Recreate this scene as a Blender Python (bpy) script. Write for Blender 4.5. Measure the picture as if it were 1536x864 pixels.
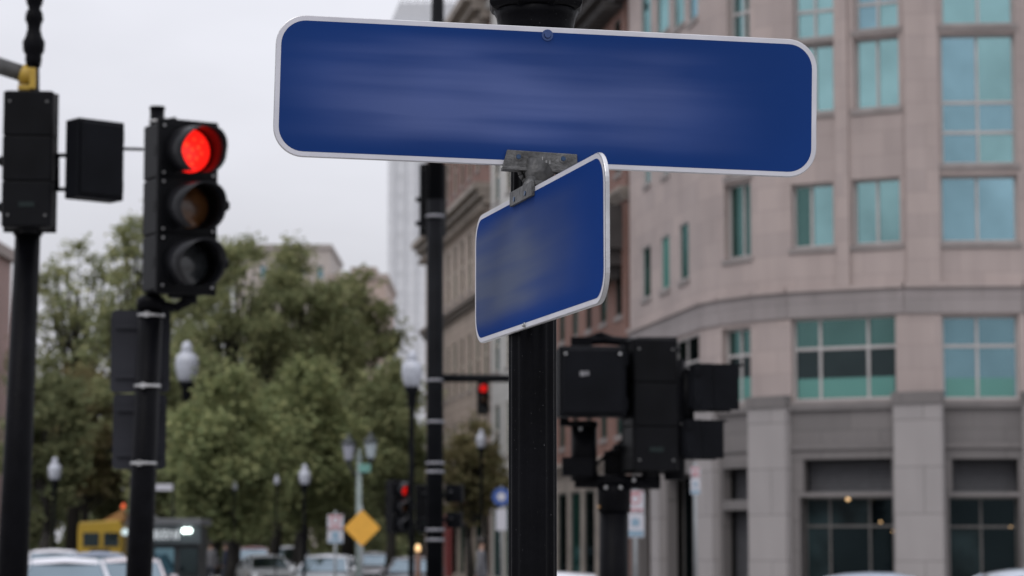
import bpy, math, random
from mathutils import Vector, Matrix
random.seed(7)
R = math.radians
for o in list(bpy.data.objects): bpy.data.objects.remove(o)
scn = bpy.context.scene
COL = scn.collection
# ------------------------------------------------------------------ camera
F = 3820.0; CX, CY = 768.0, 432.0; EYE = 1.65
PITCH = math.atan(390.0 / F)
cam = bpy.data.cameras.new('camera'); camo = bpy.data.objects.new('camera', cam); COL.objects.link(camo)
camo.location = (0, 0, EYE); camo.rotation_euler = (R(90) + PITCH, 0, 0)
cam.sensor_width = 36; cam.lens = F / 1536 * 36
cam.clip_start = .1; cam.clip_end = 5000
cam.dof.use_dof = True; cam.dof.focus_distance = 4.36; cam.dof.aperture_fstop = 7.8
scn.camera = camo
scn.render.resolution_x = 1024; scn.render.resolution_y = 576
# ------------------------------------------------------------------ overcast sky
SUN_EL, SUN_AZ = 52, 205          # azimuth measured from +Y, clockwise: the bright patch of cloud is behind the camera
w = bpy.data.worlds.new('World'); scn.world = w; w.use_nodes = True
nt = w.node_tree; nt.nodes.clear(); N = nt.nodes.new; L = nt.links.new
out = N('ShaderNodeOutputWorld'); bg = N('ShaderNodeBackground'); bg.inputs[1].default_value = .1
sky = N('ShaderNodeTexSky'); sky.sky_type = 'NISHITA'; sky.sun_disc = False
sky.sun_elevation = R(SUN_EL); sky.sun_rotation = R(SUN_AZ); sky.air_density = 1.5; sky.dust_density = 4
tc = N('ShaderNodeTexCoord'); sep = N('ShaderNodeSeparateXYZ'); L(tc.outputs['Generated'], sep.inputs[0])
mp = N('ShaderNodeMapping'); mp.inputs['Scale'].default_value = (1.2, 1.2, 3.2); L(tc.outputs['Generated'], mp.inputs[0])
nz = N('ShaderNodeTexNoise'); nz.inputs['Scale'].default_value = 2.6; nz.inputs['Detail'].default_value = 5; L(mp.outputs[0], nz.inputs[0])
def math_node(tree, op, a, b=None, c=None):
    m = tree.nodes.new('ShaderNodeMath'); m.operation = op
    for i, v in enumerate((a, b, c)):
        if v is None: continue
        if isinstance(v, (int, float)): m.inputs[i].default_value = v
        else: tree.links.new(v, m.inputs[i])
    return m.outputs[0]
zc = math_node(nt, 'MAXIMUM', sep.outputs['Z'], 0.0)
grad = math_node(nt, 'MULTIPLY_ADD', zc, 8.5, 6.3)          # CIE overcast: brighter towards the zenith
cl = math_node(nt, 'MULTIPLY_ADD', nz.outputs['Fac'], .75, .67)
lum = math_node(nt, 'MULTIPLY', grad, cl)
vm = N('ShaderNodeVectorMath'); vm.operation = 'SCALE'; vm.inputs[0].default_value = (1.0, 1.005, 1.09); L(lum, vm.inputs['Scale'])
mx = N('ShaderNodeMix'); mx.data_type = 'RGBA'; mx.inputs['Factor'].default_value = .92
L(sky.outputs[0], mx.inputs['A']); L(vm.outputs[0], mx.inputs['B'])
L(mx.outputs['Result'], bg.inputs[0]); L(bg.outputs[0], out.inputs[0])
sd = bpy.data.lights.new('sun', 'SUN'); sd.energy = .7; sd.angle = R(25); sd.color = (1, .97, .93)
so = bpy.data.objects.new('sun', sd); COL.objects.link(so)
sv = Vector((math.sin(R(SUN_AZ)) * math.cos(R(SUN_EL)), math.cos(R(SUN_AZ)) * math.cos(R(SUN_EL)), math.sin(R(SUN_EL))))
so.rotation_euler = sv.to_track_quat('Z', 'Y').to_euler(); so.location = (0, 0, 40)
scn.view_settings.view_transform = 'Standard'; scn.view_settings.look = 'None'
scn.view_settings.exposure = 0; scn.view_settings.gamma = 1

# ------------------------------------------------------------------ helpers
cp, sp = math.cos(PITCH), math.sin(PITCH)
def P(px, py, Y):
    """world point seen at photo pixel (px,py) at distance Y along the street axis"""
    a, b = (px - CX), (CY - py)
    dy = F * cp - b * sp; dz = F * sp + b * cp
    t = Y / dy
    return Vector((a * t, Y, EYE + dz * t))
def PX(px, Y, py=600): return P(px, py, Y).x
def PZ(py, Y): return P(768, py, Y).z
def S(px_len, Y): return px_len * Y / F

MATS = {}
def mat(name, col, rough=.6, metal=0., var=.12, scale=6., bump=0., bscale=40., spec=.5, island=0., coord='Object', col2=None, coat=0., emit=None, es=1.):
    if name in MATS: return MATS[name]
    m = bpy.data.materials.new(name); m.use_nodes = True; t = m.node_tree
    b = t.nodes['Principled BSDF']
    b.inputs['Roughness'].default_value = rough; b.inputs['Metallic'].default_value = metal
    b.inputs['Specular IOR Level'].default_value = spec; b.inputs['Coat Weight'].default_value = coat
    tcn = t.nodes.new('ShaderNodeTexCoord'); n = t.nodes.new('ShaderNodeTexNoise')
    n.inputs['Scale'].default_value = scale; n.inputs['Detail'].default_value = 6
    t.links.new(tcn.outputs[coord], n.inputs[0])
    r = t.nodes.new('ShaderNodeValToRGB')
    c2 = col2 or tuple(c * (1 + var) for c in col)
    c1 = tuple(c * (1 - var) for c in col)
    r.color_ramp.elements[0].position = .32; r.color_ramp.elements[1].position = .68
    r.color_ramp.elements[0].color = (*c1, 1); r.color_ramp.elements[1].color = (*c2, 1)
    t.links.new(n.outputs['Fac'], r.inputs[0]); src = r.outputs[0]
    if island:
        g = t.nodes.new('ShaderNodeNewGeometry'); h = t.nodes.new('ShaderNodeHueSaturation')
        t.links.new(src, h.inputs['Color'])
        v = math_node(t, 'MULTIPLY_ADD', g.outputs['Random Per Island'], island * 2, 1 - island)
        t.links.new(v, h.inputs['Value']); 
        hh = math_node(t, 'MULTIPLY_ADD', g.outputs['Random Per Island'], -.05, .525); t.links.new(hh, h.inputs['Hue'])
        src = h.outputs[0]
    t.links.new(src, b.inputs['Base Color'])
    if bump:
        n2 = t.nodes.new('ShaderNodeTexNoise'); n2.inputs['Scale'].default_value = bscale; n2.inputs['Detail'].default_value = 4
        t.links.new(tcn.outputs[coord], n2.inputs[0])
        bp = t.nodes.new('ShaderNodeBump'); bp.inputs['Strength'].default_value = bump; bp.inputs['Distance'].default_value = .01
        t.links.new(n2.outputs['Fac'], bp.inputs['Height']); t.links.new(bp.outputs[0], b.inputs['Normal'])
    if emit:
        b.inputs['Emission Color'].default_value = (*emit, 1); b.inputs['Emission Strength'].default_value = es
    MATS[name] = m; return m

def masonry(name, c1, c2, mortar, bw=.9, rh=.45, ms=.012, rough=.75, stain=.25):
    if name in MATS: return MATS[name]
    m = bpy.data.materials.new(name); m.use_nodes = True; t = m.node_tree; b = t.nodes['Principled BSDF']
    b.inputs['Roughness'].default_value = rough; b.inputs['Specular IOR Level'].default_value = .3
    tcn = t.nodes.new('ShaderNodeTexCoord'); br = t.nodes.new('ShaderNodeTexBrick')
    br.inputs['Scale'].default_value = 1; br.inputs['Brick Width'].default_value = bw; br.inputs['Row Height'].default_value = rh
    br.inputs['Mortar Size'].default_value = ms; br.inputs['Color1'].default_value = (*c1, 1); br.inputs['Color2'].default_value = (*c2, 1)
    br.inputs['Mortar'].default_value = (*mortar, 1); br.inputs['Mortar Smooth'].default_value = .3
    t.links.new(tcn.outputs['UV'], br.inputs[0])
    n = t.nodes.new('ShaderNodeTexNoise'); n.inputs['Scale'].default_value = .45; n.inputs['Detail'].default_value = 8; t.links.new(tcn.outputs['UV'], n.inputs[0])
    mpp = t.nodes.new('ShaderNodeMapping'); mpp.inputs['Scale'].default_value = (2.2, .22, 1); t.links.new(tcn.outputs['UV'], mpp.inputs[0])
    ns = t.nodes.new('ShaderNodeTexNoise'); ns.inputs['Scale'].default_value = 1.; ns.inputs['Detail'].default_value = 5; t.links.new(mpp.outputs[0], ns.inputs[0])
    v = math_node(t, 'MULTIPLY_ADD', n.outputs['Fac'], stain * 2, 1 - stain * 1.6)
    v = math_node(t, 'MULTIPLY_ADD', ns.outputs['Fac'], stain * 1.4, v)
    h = t.nodes.new('ShaderNodeHueSaturation'); t.links.new(br.outputs[0], h.inputs['Color']); t.links.new(v, h.inputs['Value'])
    t.links.new(h.outputs[0], b.inputs['Base Color'])
    bp = t.nodes.new('ShaderNodeBump'); bp.inputs['Strength'].default_value = .4; bp.inputs['Distance'].default_value = .01; bp.invert = True
    t.links.new(br.outputs['Fac'], bp.inputs['Height']); t.links.new(bp.outputs[0], b.inputs['Normal'])
    MATS[name] = m; return m

def glass(name, tint, rough=.06, diff=(.02, .05, .05), mixf=.35, wob=.02):
    """coated window glass: a tinted mirror over what little shows of the room behind"""
    if name in MATS: return MATS[name]
    m = bpy.data.materials.new(name); m.use_nodes = True; t = m.node_tree; t.nodes.remove(t.nodes['Principled BSDF'])
    o = t.nodes['Material Output']; g = t.nodes.new('ShaderNodeBsdfGlossy'); d = t.nodes.new('ShaderNodeBsdfDiffuse'); x = t.nodes.new('ShaderNodeMixShader')
    g.inputs['Color'].default_value = (*tint, 1); VAR = 1; g.inputs['Roughness'].default_value = rough; d.inputs['Color'].default_value = (*diff, 1)
    x.inputs[0].default_value = mixf; t.links.new(g.outputs[0], x.inputs[1]); t.links.new(d.outputs[0], x.inputs[2]); t.links.new(x.outputs[0], o.inputs[0])
    n = t.nodes.new('ShaderNodeTexNoise'); tcn = t.nodes.new('ShaderNodeTexCoord'); t.links.new(tcn.outputs['Object'], n.inputs[0]); n.inputs['Scale'].default_value = .7
    bp = t.nodes.new('ShaderNodeBump'); bp.inputs['Strength'].default_value = .15; bp.inputs['Distance'].default_value = wob; t.links.new(n.outputs['Fac'], bp.inputs['Height']); t.links.new(bp.outputs[0], g.inputs['Normal'])
    n2 = t.nodes.new('ShaderNodeTexNoise'); n2.inputs['Scale'].default_value = .42; n2.inputs['Detail'].default_value = 4; t.links.new(tcn.outputs['Object'], n2.inputs[0])
    h = t.nodes.new('ShaderNodeHueSaturation'); h.inputs['Color'].default_value = (*tint, 1); t.links.new(math_node(t, 'MULTIPLY_ADD', n2.outputs['Fac'], 1.3, .38), h.inputs['Value']); t.links.new(h.outputs[0], g.inputs['Color'])  # uneven tint paints broken reflections into the mirror colour
    MATS[name] = m; return m

class MB:
    def __init__(s, xf=None): s.v = []; s.f = []; s.m = []; s.uv = {}; s.sm = []; s.xf = xf
    def av(s, *pts):
        i = len(s.v)
        for p in pts:
            p = Vector(p); s.v.append(s.xf(p) if s.xf else p)
        return i
    def face(s, idx, mi=0, uv=None, sm=False):
        s.f.append(tuple(idx)); s.m.append(mi); s.sm.append(sm)
        if uv: s.uv[len(s.f) - 1] = uv
    def quad(s, a, b, c, d, mi=0, uv=None):
        i = s.av(a, b, c, d); s.face((i, i+1, i+2, i+3), mi, uv)
    def box(s, lo, hi, mi=0, M=None):
        x0, y0, z0 = lo; x1, y1, z1 = hi
        pts = [Vector(p) for p in ((x0,y0,z0),(x1,y0,z0),(x1,y1,z0),(x0,y1,z0),(x0,y0,z1),(x1,y0,z1),(x1,y1,z1),(x0,y1,z1))]
        if M: pts = [M @ p for p in pts]
        i = s.av(*pts)
        for q in ((0,3,2,1),(4,5,6,7),(0,1,5,4),(1,2,6,5),(2,3,7,6),(3,0,4,7)): s.face([i+k for k in q], mi)
        return s
    def cbox(s, c, sz, rz=0, mi=0, M=None):
        T = Matrix.Translation(Vector(c)) @ (M or Matrix.Rotation(rz, 4, 'Z')); h = [k/2 for k in sz]
        return s.box((-h[0],-h[1],-h[2]), h, mi, T)
    def ring(s, pts): return s.av(*pts)
    def tube(s, p0, p1, r0, r1=None, n=12, mi=0, caps=True):
        p0, p1 = Vector(p0), Vector(p1); r1 = r0 if r1 is None else r1
        d = (p1 - p0).normalized(); a = d.orthogonal().normalized(); b = d.cross(a)
        A = s.av(*[p0 + (a*math.cos(t)+b*math.sin(t))*r0 for t in [2*math.pi*k/n for k in range(n)]])
        B = s.av(*[p1 + (a*math.cos(t)+b*math.sin(t))*r1 for t in [2*math.pi*k/n for k in range(n)]])
        for k in range(n): s.face((A+k, A+(k+1)%n, B+(k+1)%n, B+k), mi, sm=True)
        if caps: s.face([A+n-1-k for k in range(n)], mi); s.face([B+k for k in range(n)], mi)
        return s
    def path(s, pts, r, n=8, mi=0):
        for a, b in zip(pts, pts[1:]): s.tube(a, b, r, r, n, mi)
        return s
    def lathe(s, prof, c=(0,0,0), n=20, mi=0, flute=None, sm=True, M=None, phase=0):
        """prof: list of (r,z)"""
        c = Vector(c); rings = []
        for (r, z) in prof:
            pts = []
            for k in range(n):
                t = 2*math.pi*k/n + phase; rr = r * (1 - (flute or 0) * (0.5 - 0.5*math.cos(t*12)) ) if flute else r
                q = Vector((rr*math.cos(t), rr*math.sin(t), z)); pts.append(c + (M @ q if M else q))
            rings.append(s.av(*pts))
        for A, B in zip(rings, rings[1:]):
            for k in range(n): s.face((A+k, A+(k+1)%n, B+(k+1)%n, B+k), mi, sm=sm)
        s.face([rings[0]+n-1-k for k in range(n)], mi); s.face([rings[-1]+k for k in range(n)], mi)
        return s
    def prism(s, poly, d0, d1, ax=(0,1,2), mi=0, M=None):
        """poly in the first two axes, extruded along the third"""
        def mk(a, b, d):
            v = [0,0,0]; v[ax[0]] = a; v[ax[1]] = b; v[ax[2]] = d; v = Vector(v); return M @ v if M else v
        n = len(poly); A = s.av(*[mk(a,b,d0) for a,b in poly]); B = s.av(*[mk(a,b,d1) for a,b in poly])
        s.face([A+n-1-k for k in range(n)], mi); s.face([B+k for k in range(n)], mi)
        for k in range(n): s.face((A+k, A+(k+1)%n, B+(k+1)%n, B+k), mi)
        return s
    def build(s, name, mats, parent=None, bevel=0, solid=False):
        if not isinstance(mats, (list, tuple)): mats = [mats]
        off = Vector((0,0,0)); q = parent
        while q: off = off + q.location; q = q.parent
        me = bpy.data.meshes.new(name); me.from_pydata([tuple(v - off) for v in s.v], [], s.f)
        for m in mats: me.materials.append(m)
        me.polygons.foreach_set('material_index', s.m); me.polygons.foreach_set('use_smooth', s.sm)
        if s.uv:
            ul = me.uv_layers.new(name='UVMap')
            for fi, uvs in s.uv.items():
                for li, u in zip(me.polygons[fi].loop_indices, uvs): ul.data[li].uv = u
        me.update()
        o = bpy.data.objects.new(name, me); COL.objects.link(o)
        if parent: o.parent = parent
        if bevel:
            b = o.modifiers.new('bevel', 'BEVEL'); b.width = bevel; b.segments = 2; b.limit_method = 'ANGLE'; b.angle_limit = R(40)
        return o
def tag(o, label=None, cat=None, group=None, kind=None):
    if label: o['label'] = label
    if cat: o['category'] = cat
    if group: o['group'] = group
    if kind: o['kind'] = kind
    return o
def thing(name, loc, label, cat, group=None, rz=0):
    o = bpy.data.objects.new(name, None); COL.objects.link(o); o.location = loc; o.rotation_euler = (0,0,rz)
    o.empty_display_size = .2
    return tag(o, label, cat, group)
def children(o): return [c for c in bpy.data.objects if c.parent == o]
def copy_tree(o, loc=None, rz=None, label=None, sc=None, parent=None):
    c = o.copy(); COL.objects.link(c)
    if parent: c.parent = parent
    if loc is not None: c.location = loc
    if rz is not None: c.rotation_euler = (0,0,rz)
    if label: c['label'] = label
    if sc: c.scale = (sc,)*3
    for ch in children(o): copy_tree(ch, parent=c)
    return c
def rrect(w, h, r, n=8):
    pts = []
    for cx, cy, a0 in ((w/2-r, h/2-r, 0), (-w/2+r, h/2-r, 90), (-w/2+r, -h/2+r, 180), (w/2-r, -h/2+r, 270)):
        for k in range(n+1):
            a = R(a0 + 90*k/n); pts.append((cx + r*math.cos(a), cy + r*math.sin(a)))
    return pts

# ------------------------------------------------------------------ materials
black = mat('black_paint', (.003, .0031, .0042), .45, var=.3, scale=9, bump=.12, bscale=60, spec=.055)
def specks(m, scale, thr):
    t = m.node_tree; b = t.nodes['Principled BSDF']; src = b.inputs['Base Color'].links[0].from_socket
    tcn = t.nodes.new('ShaderNodeTexCoord'); n = t.nodes.new('ShaderNodeTexNoise'); n.inputs['Scale'].default_value = scale; n.inputs['Detail'].default_value = 2; t.links.new(tcn.outputs['Object'], n.inputs[0])
    g = math_node(t, 'GREATER_THAN', n.outputs['Fac'], thr); x = t.nodes.new('ShaderNodeMix'); x.data_type = 'RGBA'; x.inputs['B'].default_value = (.12,.12,.125,1)
    t.links.new(g, x.inputs['Factor']); t.links.new(src, x.inputs['A']); t.links.new(x.outputs['Result'], b.inputs['Base Color'])
specks(black, 260, .75)
blackfar = mat('dull_black_paint', (.006, .0065, .008), .55, var=.3, scale=3, spec=.06)
darkgrey = mat('dark_grey_sheet', (.026, .027, .033), .6, var=.2, scale=2, spec=.12)
steel = mat('banding_steel', (.42, .42, .42), .45, 1, var=.3, scale=20)
alu = mat('aluminium', (.5, .5, .51), .38, .9, var=.15, scale=25, bump=.05, bscale=120)
whitesheet = mat('white_sheeting', (.5, .5, .54), .45, var=.06, scale=18)
castmetal = mat('cast_grey_metal', (.10, .10, .10), .55, .7, var=.45, scale=45, bump=.25, bscale=160)
asphalt = mat('asphalt', (.05, .05, .052), .9, var=.25, scale=2, bump=.4, bscale=30)
paving = mat('concrete_paving', (.28, .27, .26), .85, var=.18, scale=.8, bump=.2)
kerbstone = mat('kerb_granite', (.33, .32, .31), .8, var=.2, scale=3)
paint = mat('road_paint', (.75, .75, .73), .7, var=.12, scale=5)

# ------------------------------------------------------------------ the setting
DX, DY = -.155, .988          # street direction
def line(Z, dist=0.):
    """plan point on the right hand facade line at depth Z, moved dist metres towards the street"""
    x = 5.27 - .157 * (Z - 69); return Vector((x - DY * dist, Z + DX * dist, 0))
m = MB(); m.quad((-900,-60,0),(900,-60,0),(900,2200,0),(-900,2200,0)); tag(m.build('ground', paving), kind='structure')
def strip(name, d0, d1, Z0, Z1, z, mt, kind='structure'):
    m = MB(); m.quad(*[line(Z, d) + Vector((0,0,z)) for Z, d in ((Z0,d1),(Z0,d0),(Z1,d0),(Z1,d1))]); return tag(m.build(name, mt), kind=kind)
strip('road', 3.6, 9.0, 40, 330, .004, asphalt)
strip('road', 11.6, 21, 40, 330, .004, asphalt)
m = MB(); m.quad((-60,24,.006),(60,24,.006),(60,42,.006),(-60,42,.006)); tag(m.build('cross_road', asphalt), kind='structure')
m = MB()
for d in (14.7, 17.8):
    for k in range(40):
        Z = 46 + k*6; a, b = line(Z, d-.06), line(Z, d+.06); a2, b2 = line(Z+2.4, d-.06), line(Z+2.4, d+.06)
        m.quad(*[q + Vector((0,0,.012)) for q in (b, a, a2, b2)])
tag(m.build('lane_markings', paint), kind='structure')
def pavement(name, d0, d1, Z0, Z1):
    m = MB(); A = [line(Z, d) for Z, d in ((Z0,d1),(Z0,d0),(Z1,d0),(Z1,d1))]
    m.prism([(p.x,p.y) for p in A], .0, .13, mi=0); return tag(m.build(name, kerbstone, bevel=.02), kind='structure')
pavement('pavement', -12, 3.6, 46, 330); pavement('median_pavement', 9.0, 11.6, 50, 330); pavement('pavement', 21, 40, 46, 330)
m = MB(); m.box((-8,1,0),(8,21,.13)); tag(m.build('corner_pavement', kerbstone, bevel=.02), kind='structure')

# ------------------------------------------------------------------ facade builder
def ray_s(px, A, B, py=400):
    d = P(px, py, 1.0); rx, ry = d.x, 1.0
    u = (B - A).xy; L_ = u.length; u = u / L_
    # A + s u = t (rx, ry)
    det = u.x * (-ry) + rx * u.y
    s = (-A.x * (-ry) + -(rx) * A.y) / det
    return s
sillm = mat('stone_sill', (.24,.215,.205), .8, var=.15, scale=2)
class Facade:
    def __init__(s, A, B):
        s.A = Vector((A[0], A[1], 0)); s.B = Vector((B[0], B[1], 0)); s.L = (s.B - s.A).length; s.u = (s.B - s.A) / s.L
        n = Vector((-s.u.y, s.u.x, 0)); mid = (s.A + s.B)/2
        s.n = n if n.dot(-mid) > 0 else -n
    def pt(s, p): return s.A + s.u * p[0] + s.n * p[1] + Vector((0,0,p[2]))   # (along, outwards, up)
    def px2(s, x0, x1, y0, y1):
        yc = (y0+y1)/2; s0, s1 = sorted((ray_s(x0, s.A, s.B, yc), ray_s(x1, s.A, s.B, yc)))
        s0 = max(s0, .05); s1 = min(s1, s.L-.05)
        Y = (s.A + s.u*((s0+s1)/2)).y
        return s0, s1, PZ(y1, Y), PZ(y0, Y)
    def wall(s, mb, z0, z1, ops, dep=.3, zsplit=None, u0=0, rm=0, mlow=1):
        ss = sorted({0, s.L} | {o[0] for o in ops} | {o[1] for o in ops}); zs = sorted({z0, z1} | {o[2] for o in ops} | {o[3] for o in ops} | ({zsplit} if zsplit else set()))
        zs = [z for z in zs if z0 <= z <= z1]
        for a, b in zip(ss, ss[1:]):
            for c, d in zip(zs, zs[1:]):
                ms, mz = (a+b)/2, (c+d)/2
                if b-a < 1e-5 or d-c < 1e-5 or any(o[0] < ms < o[1] and o[2] < mz < o[3] for o in ops): continue
                mi = mlow if (zsplit and mz < zsplit) else 0
                mb.quad(s.pt((a,0,c)), s.pt((b,0,c)), s.pt((b,0,d)), s.pt((a,0,d)), mi, [(u0+a,c),(u0+b,c),(u0+b,d),(u0+a,d)])
        for (a,b,c,d) in ops:
            c = max(c, z0); mi = mlow if (zsplit and (c+d)/2 < zsplit) else rm
            for q in (((a,0,c),(a,-dep,c),(a,-dep,d),(a,0,d)), ((b,0,c),(b,-dep,c),(b,-dep,d),(b,0,d)), ((a,0,c),(b,0,c),(b,-dep,c),(a,-dep,c)), ((a,0,d),(b,0,d),(b,-dep,d),(a,-dep,d))):
                mb.quad(*[s.pt(p) for p in q], mi, [(0,0),(.3,0),(.3,1),(0,1)])
    def window(s, parent, op, vs=(), hs=(), inset=.2, fw=.06, frame_mat=None, pane_mats=None, pick=None, sill=None, name='window'):
        a,b,c,d = op; c = max(c, .14)
        mb = MB(xf=s.pt); y0, y1 = -inset-.05, -inset+.04
        mb.box((a,y0,c),(a+fw,y1,d)); mb.box((b-fw,y0,c),(b,y1,d)); mb.box((a+fw,y0,c),(b-fw,y1,c+fw)); mb.box((a+fw,y0,d-fw),(b-fw,y1,d))
        vs = sorted(vs); hs = sorted(hs)
        for h in hs: mb.box((a+fw,y0+.003,h-fw*.6),(b-fw,y1-.003,h+fw*.6))
        for v in vs: mb.box((v-fw*.5,y0+.006,c+fw),(v+fw*.5,y1-.006,d-fw))
        if sill: mb.box((a-.08,-inset-.02,c-.14),(b+.08,.05,c-.002), 1)
        w_ = mb.build(name, [frame_mat, sillm] if sill else frame_mat, parent)
        mb = MB(xf=s.pt); xs = [a+.01]+list(vs)+[b-.01]; zs = [c+.01]+list(hs)+[d-.01]
        for i,(p,q) in enumerate(zip(xs,xs[1:])):
            for j,(e,f) in enumerate(zip(zs,zs[1:])):
                t1, t2 = random.uniform(-.006,.006), random.uniform(-.006,.006)
                mb.quad((p,-inset-.01+t1,e),(q,-inset-.01-t1,e),(q,-inset-.01-t1+t2,f),(p,-inset-.01+t1+t2,f), pick(i,j,len(xs)-1,len(zs)-1) if pick else random.randrange(len(pane_mats)))
        mb.build('pane', pane_mats, w_)
        return w_
def core(parent, pts, z1, mt, z0=0., name='core'):
    m = MB(); m.prism([(p[0],p[1]) for p in pts], z0, z1); return m.build(name, mt, parent)

pink = masonry('pink_granite', (.385,.32,.298), (.335,.282,.266), (.30,.25,.235), 1.25, .62, .012, stain=.22)
greyst = masonry('grey_granite', (.165,.152,.148), (.145,.135,.132), (.11,.105,.10), 1.6, .78, .014, stain=.22)
pillarst = masonry('pillar_granite', (.30,.28,.275), (.28,.262,.258), (.16,.15,.145), 1.6, 1.22, .014, stain=.16)
frame_pale = mat('pale_window_frame', (.40,.38,.37), .5, var=.08, scale=2)
interior = mat('dark_interior', (.012,.013,.014), .9, var=.3)
g_teal = glass('teal_glass', (.30,.50,.51), .05, (.03,.075,.08), .25)
g_blue = glass('blue_teal_glass', (.285,.465,.53), .05, (.03,.07,.09), .25)
g_green = glass('green_dark_glass', (.10,.18,.17), .05, (.02,.07,.06), .3)
g_shop = glass('shop_glass', (.018,.026,.028), .05, (.006,.009,.01), .4)
g_dark = glass('dark_glass', (.045,.06,.062), .05, (.008,.012,.013), .3)
g_blind = glass('green_blind_glass', (.14,.22,.2), .12, (.10,.30,.26), .55)
g_navy = glass('slate_glass', (.19,.31,.35), .05, (.03,.08,.10), .3)
PM = [g_teal, g_blue, g_green, g_dark, g_blind, g_navy]

# ------------------------------------------------------------------ curved granite office building
FP = [(945,79.2),(1052,69.6),(1080,68.5),(1130,67.3),(1182,66.45),(1357,64.97),(1534,64.8),(1640,65.6),(1760,69)]
fpts = [Vector((PX(x, z, 500), z, 0)) for x, z in FP]
gb = thing('office_building', (fpts[3].x, fpts[3].y + 6, 0), 'pink granite office building with rounded corner and teal windows', 'building')
segs = [Facade(a, b) for a, b in zip(fpts, fpts[1:])]
TOP = 20.5
spec = {0: [ # px x0,x1,y0,y1, verticals, horizontals, pane indices
    ((963,976,369,447),(),(),[2,0]), ((991,1004,353,434),(),(),[2,4]), ((1019,1033,334,420),(),(),[2,0]),
    ((966,975,165,276),(),(),[0]), ((993,1003,145,262),(),(),[0]), ((1022,1033,120,240),(),(),[2]),
    ((961,976,-90,60),(),(),[0]), ((984,1003,-100,50),(),(),[0]), ((1009,1026,-110,40),(),(),[0]), ((1032,1046,-120,30),(),(),[1]),
    ((1014,1049,506,606),(1030,),(545,),[2,3]), ((985,1001,528,614),(),(560,),[2]), ((955,970,545,625),(),(),[3]),
    ((1001,1040,712,880),(1020,),(),[3]), ((958,984,725,880),(),(),[3])],
 2: [((1086,1126,274,387),(1108,),(),[2,3,2]), ((1088,1126,150,262),(1108,),(205,),[2,0]), ((1090,1126,-60,62),(1108,),(18,),[2,0]),
    ((1083,1126,492,604),(1104,),(533,),None), ((1076,1126,765,880),(),(),[3]), ((1080,1126,702,750),(),(),[3])],
 4: [((1187,1344,474,600),(1227,1299),(521,),None), ((1187,1250,275,371),(1214,),(),'A'), ((1278,1350,267,366),(1313,),(),[0]),
    ((1189,1250,66,169),(1219,),(),[1,0]), ((1280,1349,55,162),(1313,),(),[0,1]), ((1189,1250,-45,57),(1219,),(15,),[0]), ((1280,1349,-50,43),(1313,),(3,),[0,1]),
    ((1200,1340,745,880),(1237,1297),(789,),[3]), ((1205,1338,688,738),(),(),[3])],
 5: [((1413,1529,472,599),(1467,),(518,),'B'), ((1411,1527,262,363),(1467,),(),[1]), ((1411,1527,50,246),(1467,),(197,152),[0,1]), ((1411,1527,-70,36),(1467,),(-20,),[0]),
    ((1425,1530,745,880),(1475,),(790,),[3]), ((1428,1528,688,738),(),(),[3])]}
wm = MB(); acc = 0
ZS = PZ(602, 65)
for i, sg in enumerate(segs):
    ops = []
    for (rc, vs, hs, pk) in spec.get(i, []):
        op = sg.px2(*rc); Y = (sg.A + sg.u*((op[0]+op[1])/2)).y
        vv = [ray_s(v, sg.A, sg.B, (rc[2]+rc[3])/2) for v in vs]; hh = [PZ(h, Y) for h in hs]
        ops.append(op)
        if rc[3] > 860 or rc[2] > 680:      # street level
            if rc[2] > 740 and rc[0] != 1076: sg.window(gb, op, vv, hh, .45, .05, mat('bronze_frame', (.10,.095,.09), .5, .3), [g_shop, g_shop, mat('dim_room', (.014,.024,.026), .5, var=.6, scale=1.2, spec=.1)], name='shop_window')
            elif rc[0] in (1001, 958): sg.window(gb, op, vv, hh, .5, .05, mat('bronze_frame', (.1,.095,.09)), [g_shop], name='shop_window')
            else:                           # louvred panel or roller shutter
                lm = MB(xf=sg.pt); a,b,c,d = op; c = max(c,.14); k = c
                while k < d - .02:
                    lm.quad((a,-.42,k),(b,-.42,k),(b,-.47,min(k+.11,d)),(a,-.47,min(k+.11,d))); lm.quad((a,-.47,min(k+.11,d)),(b,-.47,min(k+.11,d)),(b,-.42,min(k+.11,d)),(a,-.42,min(k+.11,d))); k += .11
                lm.build('roller_shutter' if rc[0]==1076 else 'louvre_panel', mat('shutter_grey', (.055,.055,.06), .6), gb)
            continue
        if pk == 'A': pick = lambda i_, j_, n_, m_: 2 if i_ == 0 else 0
        elif pk == 'B': pick = lambda i_, j_, n_, m_: 5
        elif pk is None: pick = (lambda i_, j_, n_, m_: (2 if j_ == m_-1 else 3))
        else: pick = (lambda pk: lambda i_, j_, n_, m_: random.choice(pk))(pk)
        hs2 = list(hh)
        sg.window(gb, op, vv, hs2, .06 if i == 0 else .22, .05 if i == 0 else .07, frame_pale, PM, pick, sill=True)
        if pk in (None, 'B'):               # low green glass screens inside the second floor windows
            bm_ = MB(xf=sg.pt); z = PZ(566, Y); a,b,c,d = op
            for v0, v1 in zip([a+.07]+vv, vv+[b-.07]): bm_.box((v0+.04,-.215,c+.08),(v1-.04,-.2,z))
            bm_.build('window_screen', g_blind, gb)
    sg.wall(wm, 0, TOP, ops, .5 if 0 else .3, ZS, acc); acc += sg.L
wm.build('wall', [pink, greyst], gb)
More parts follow.
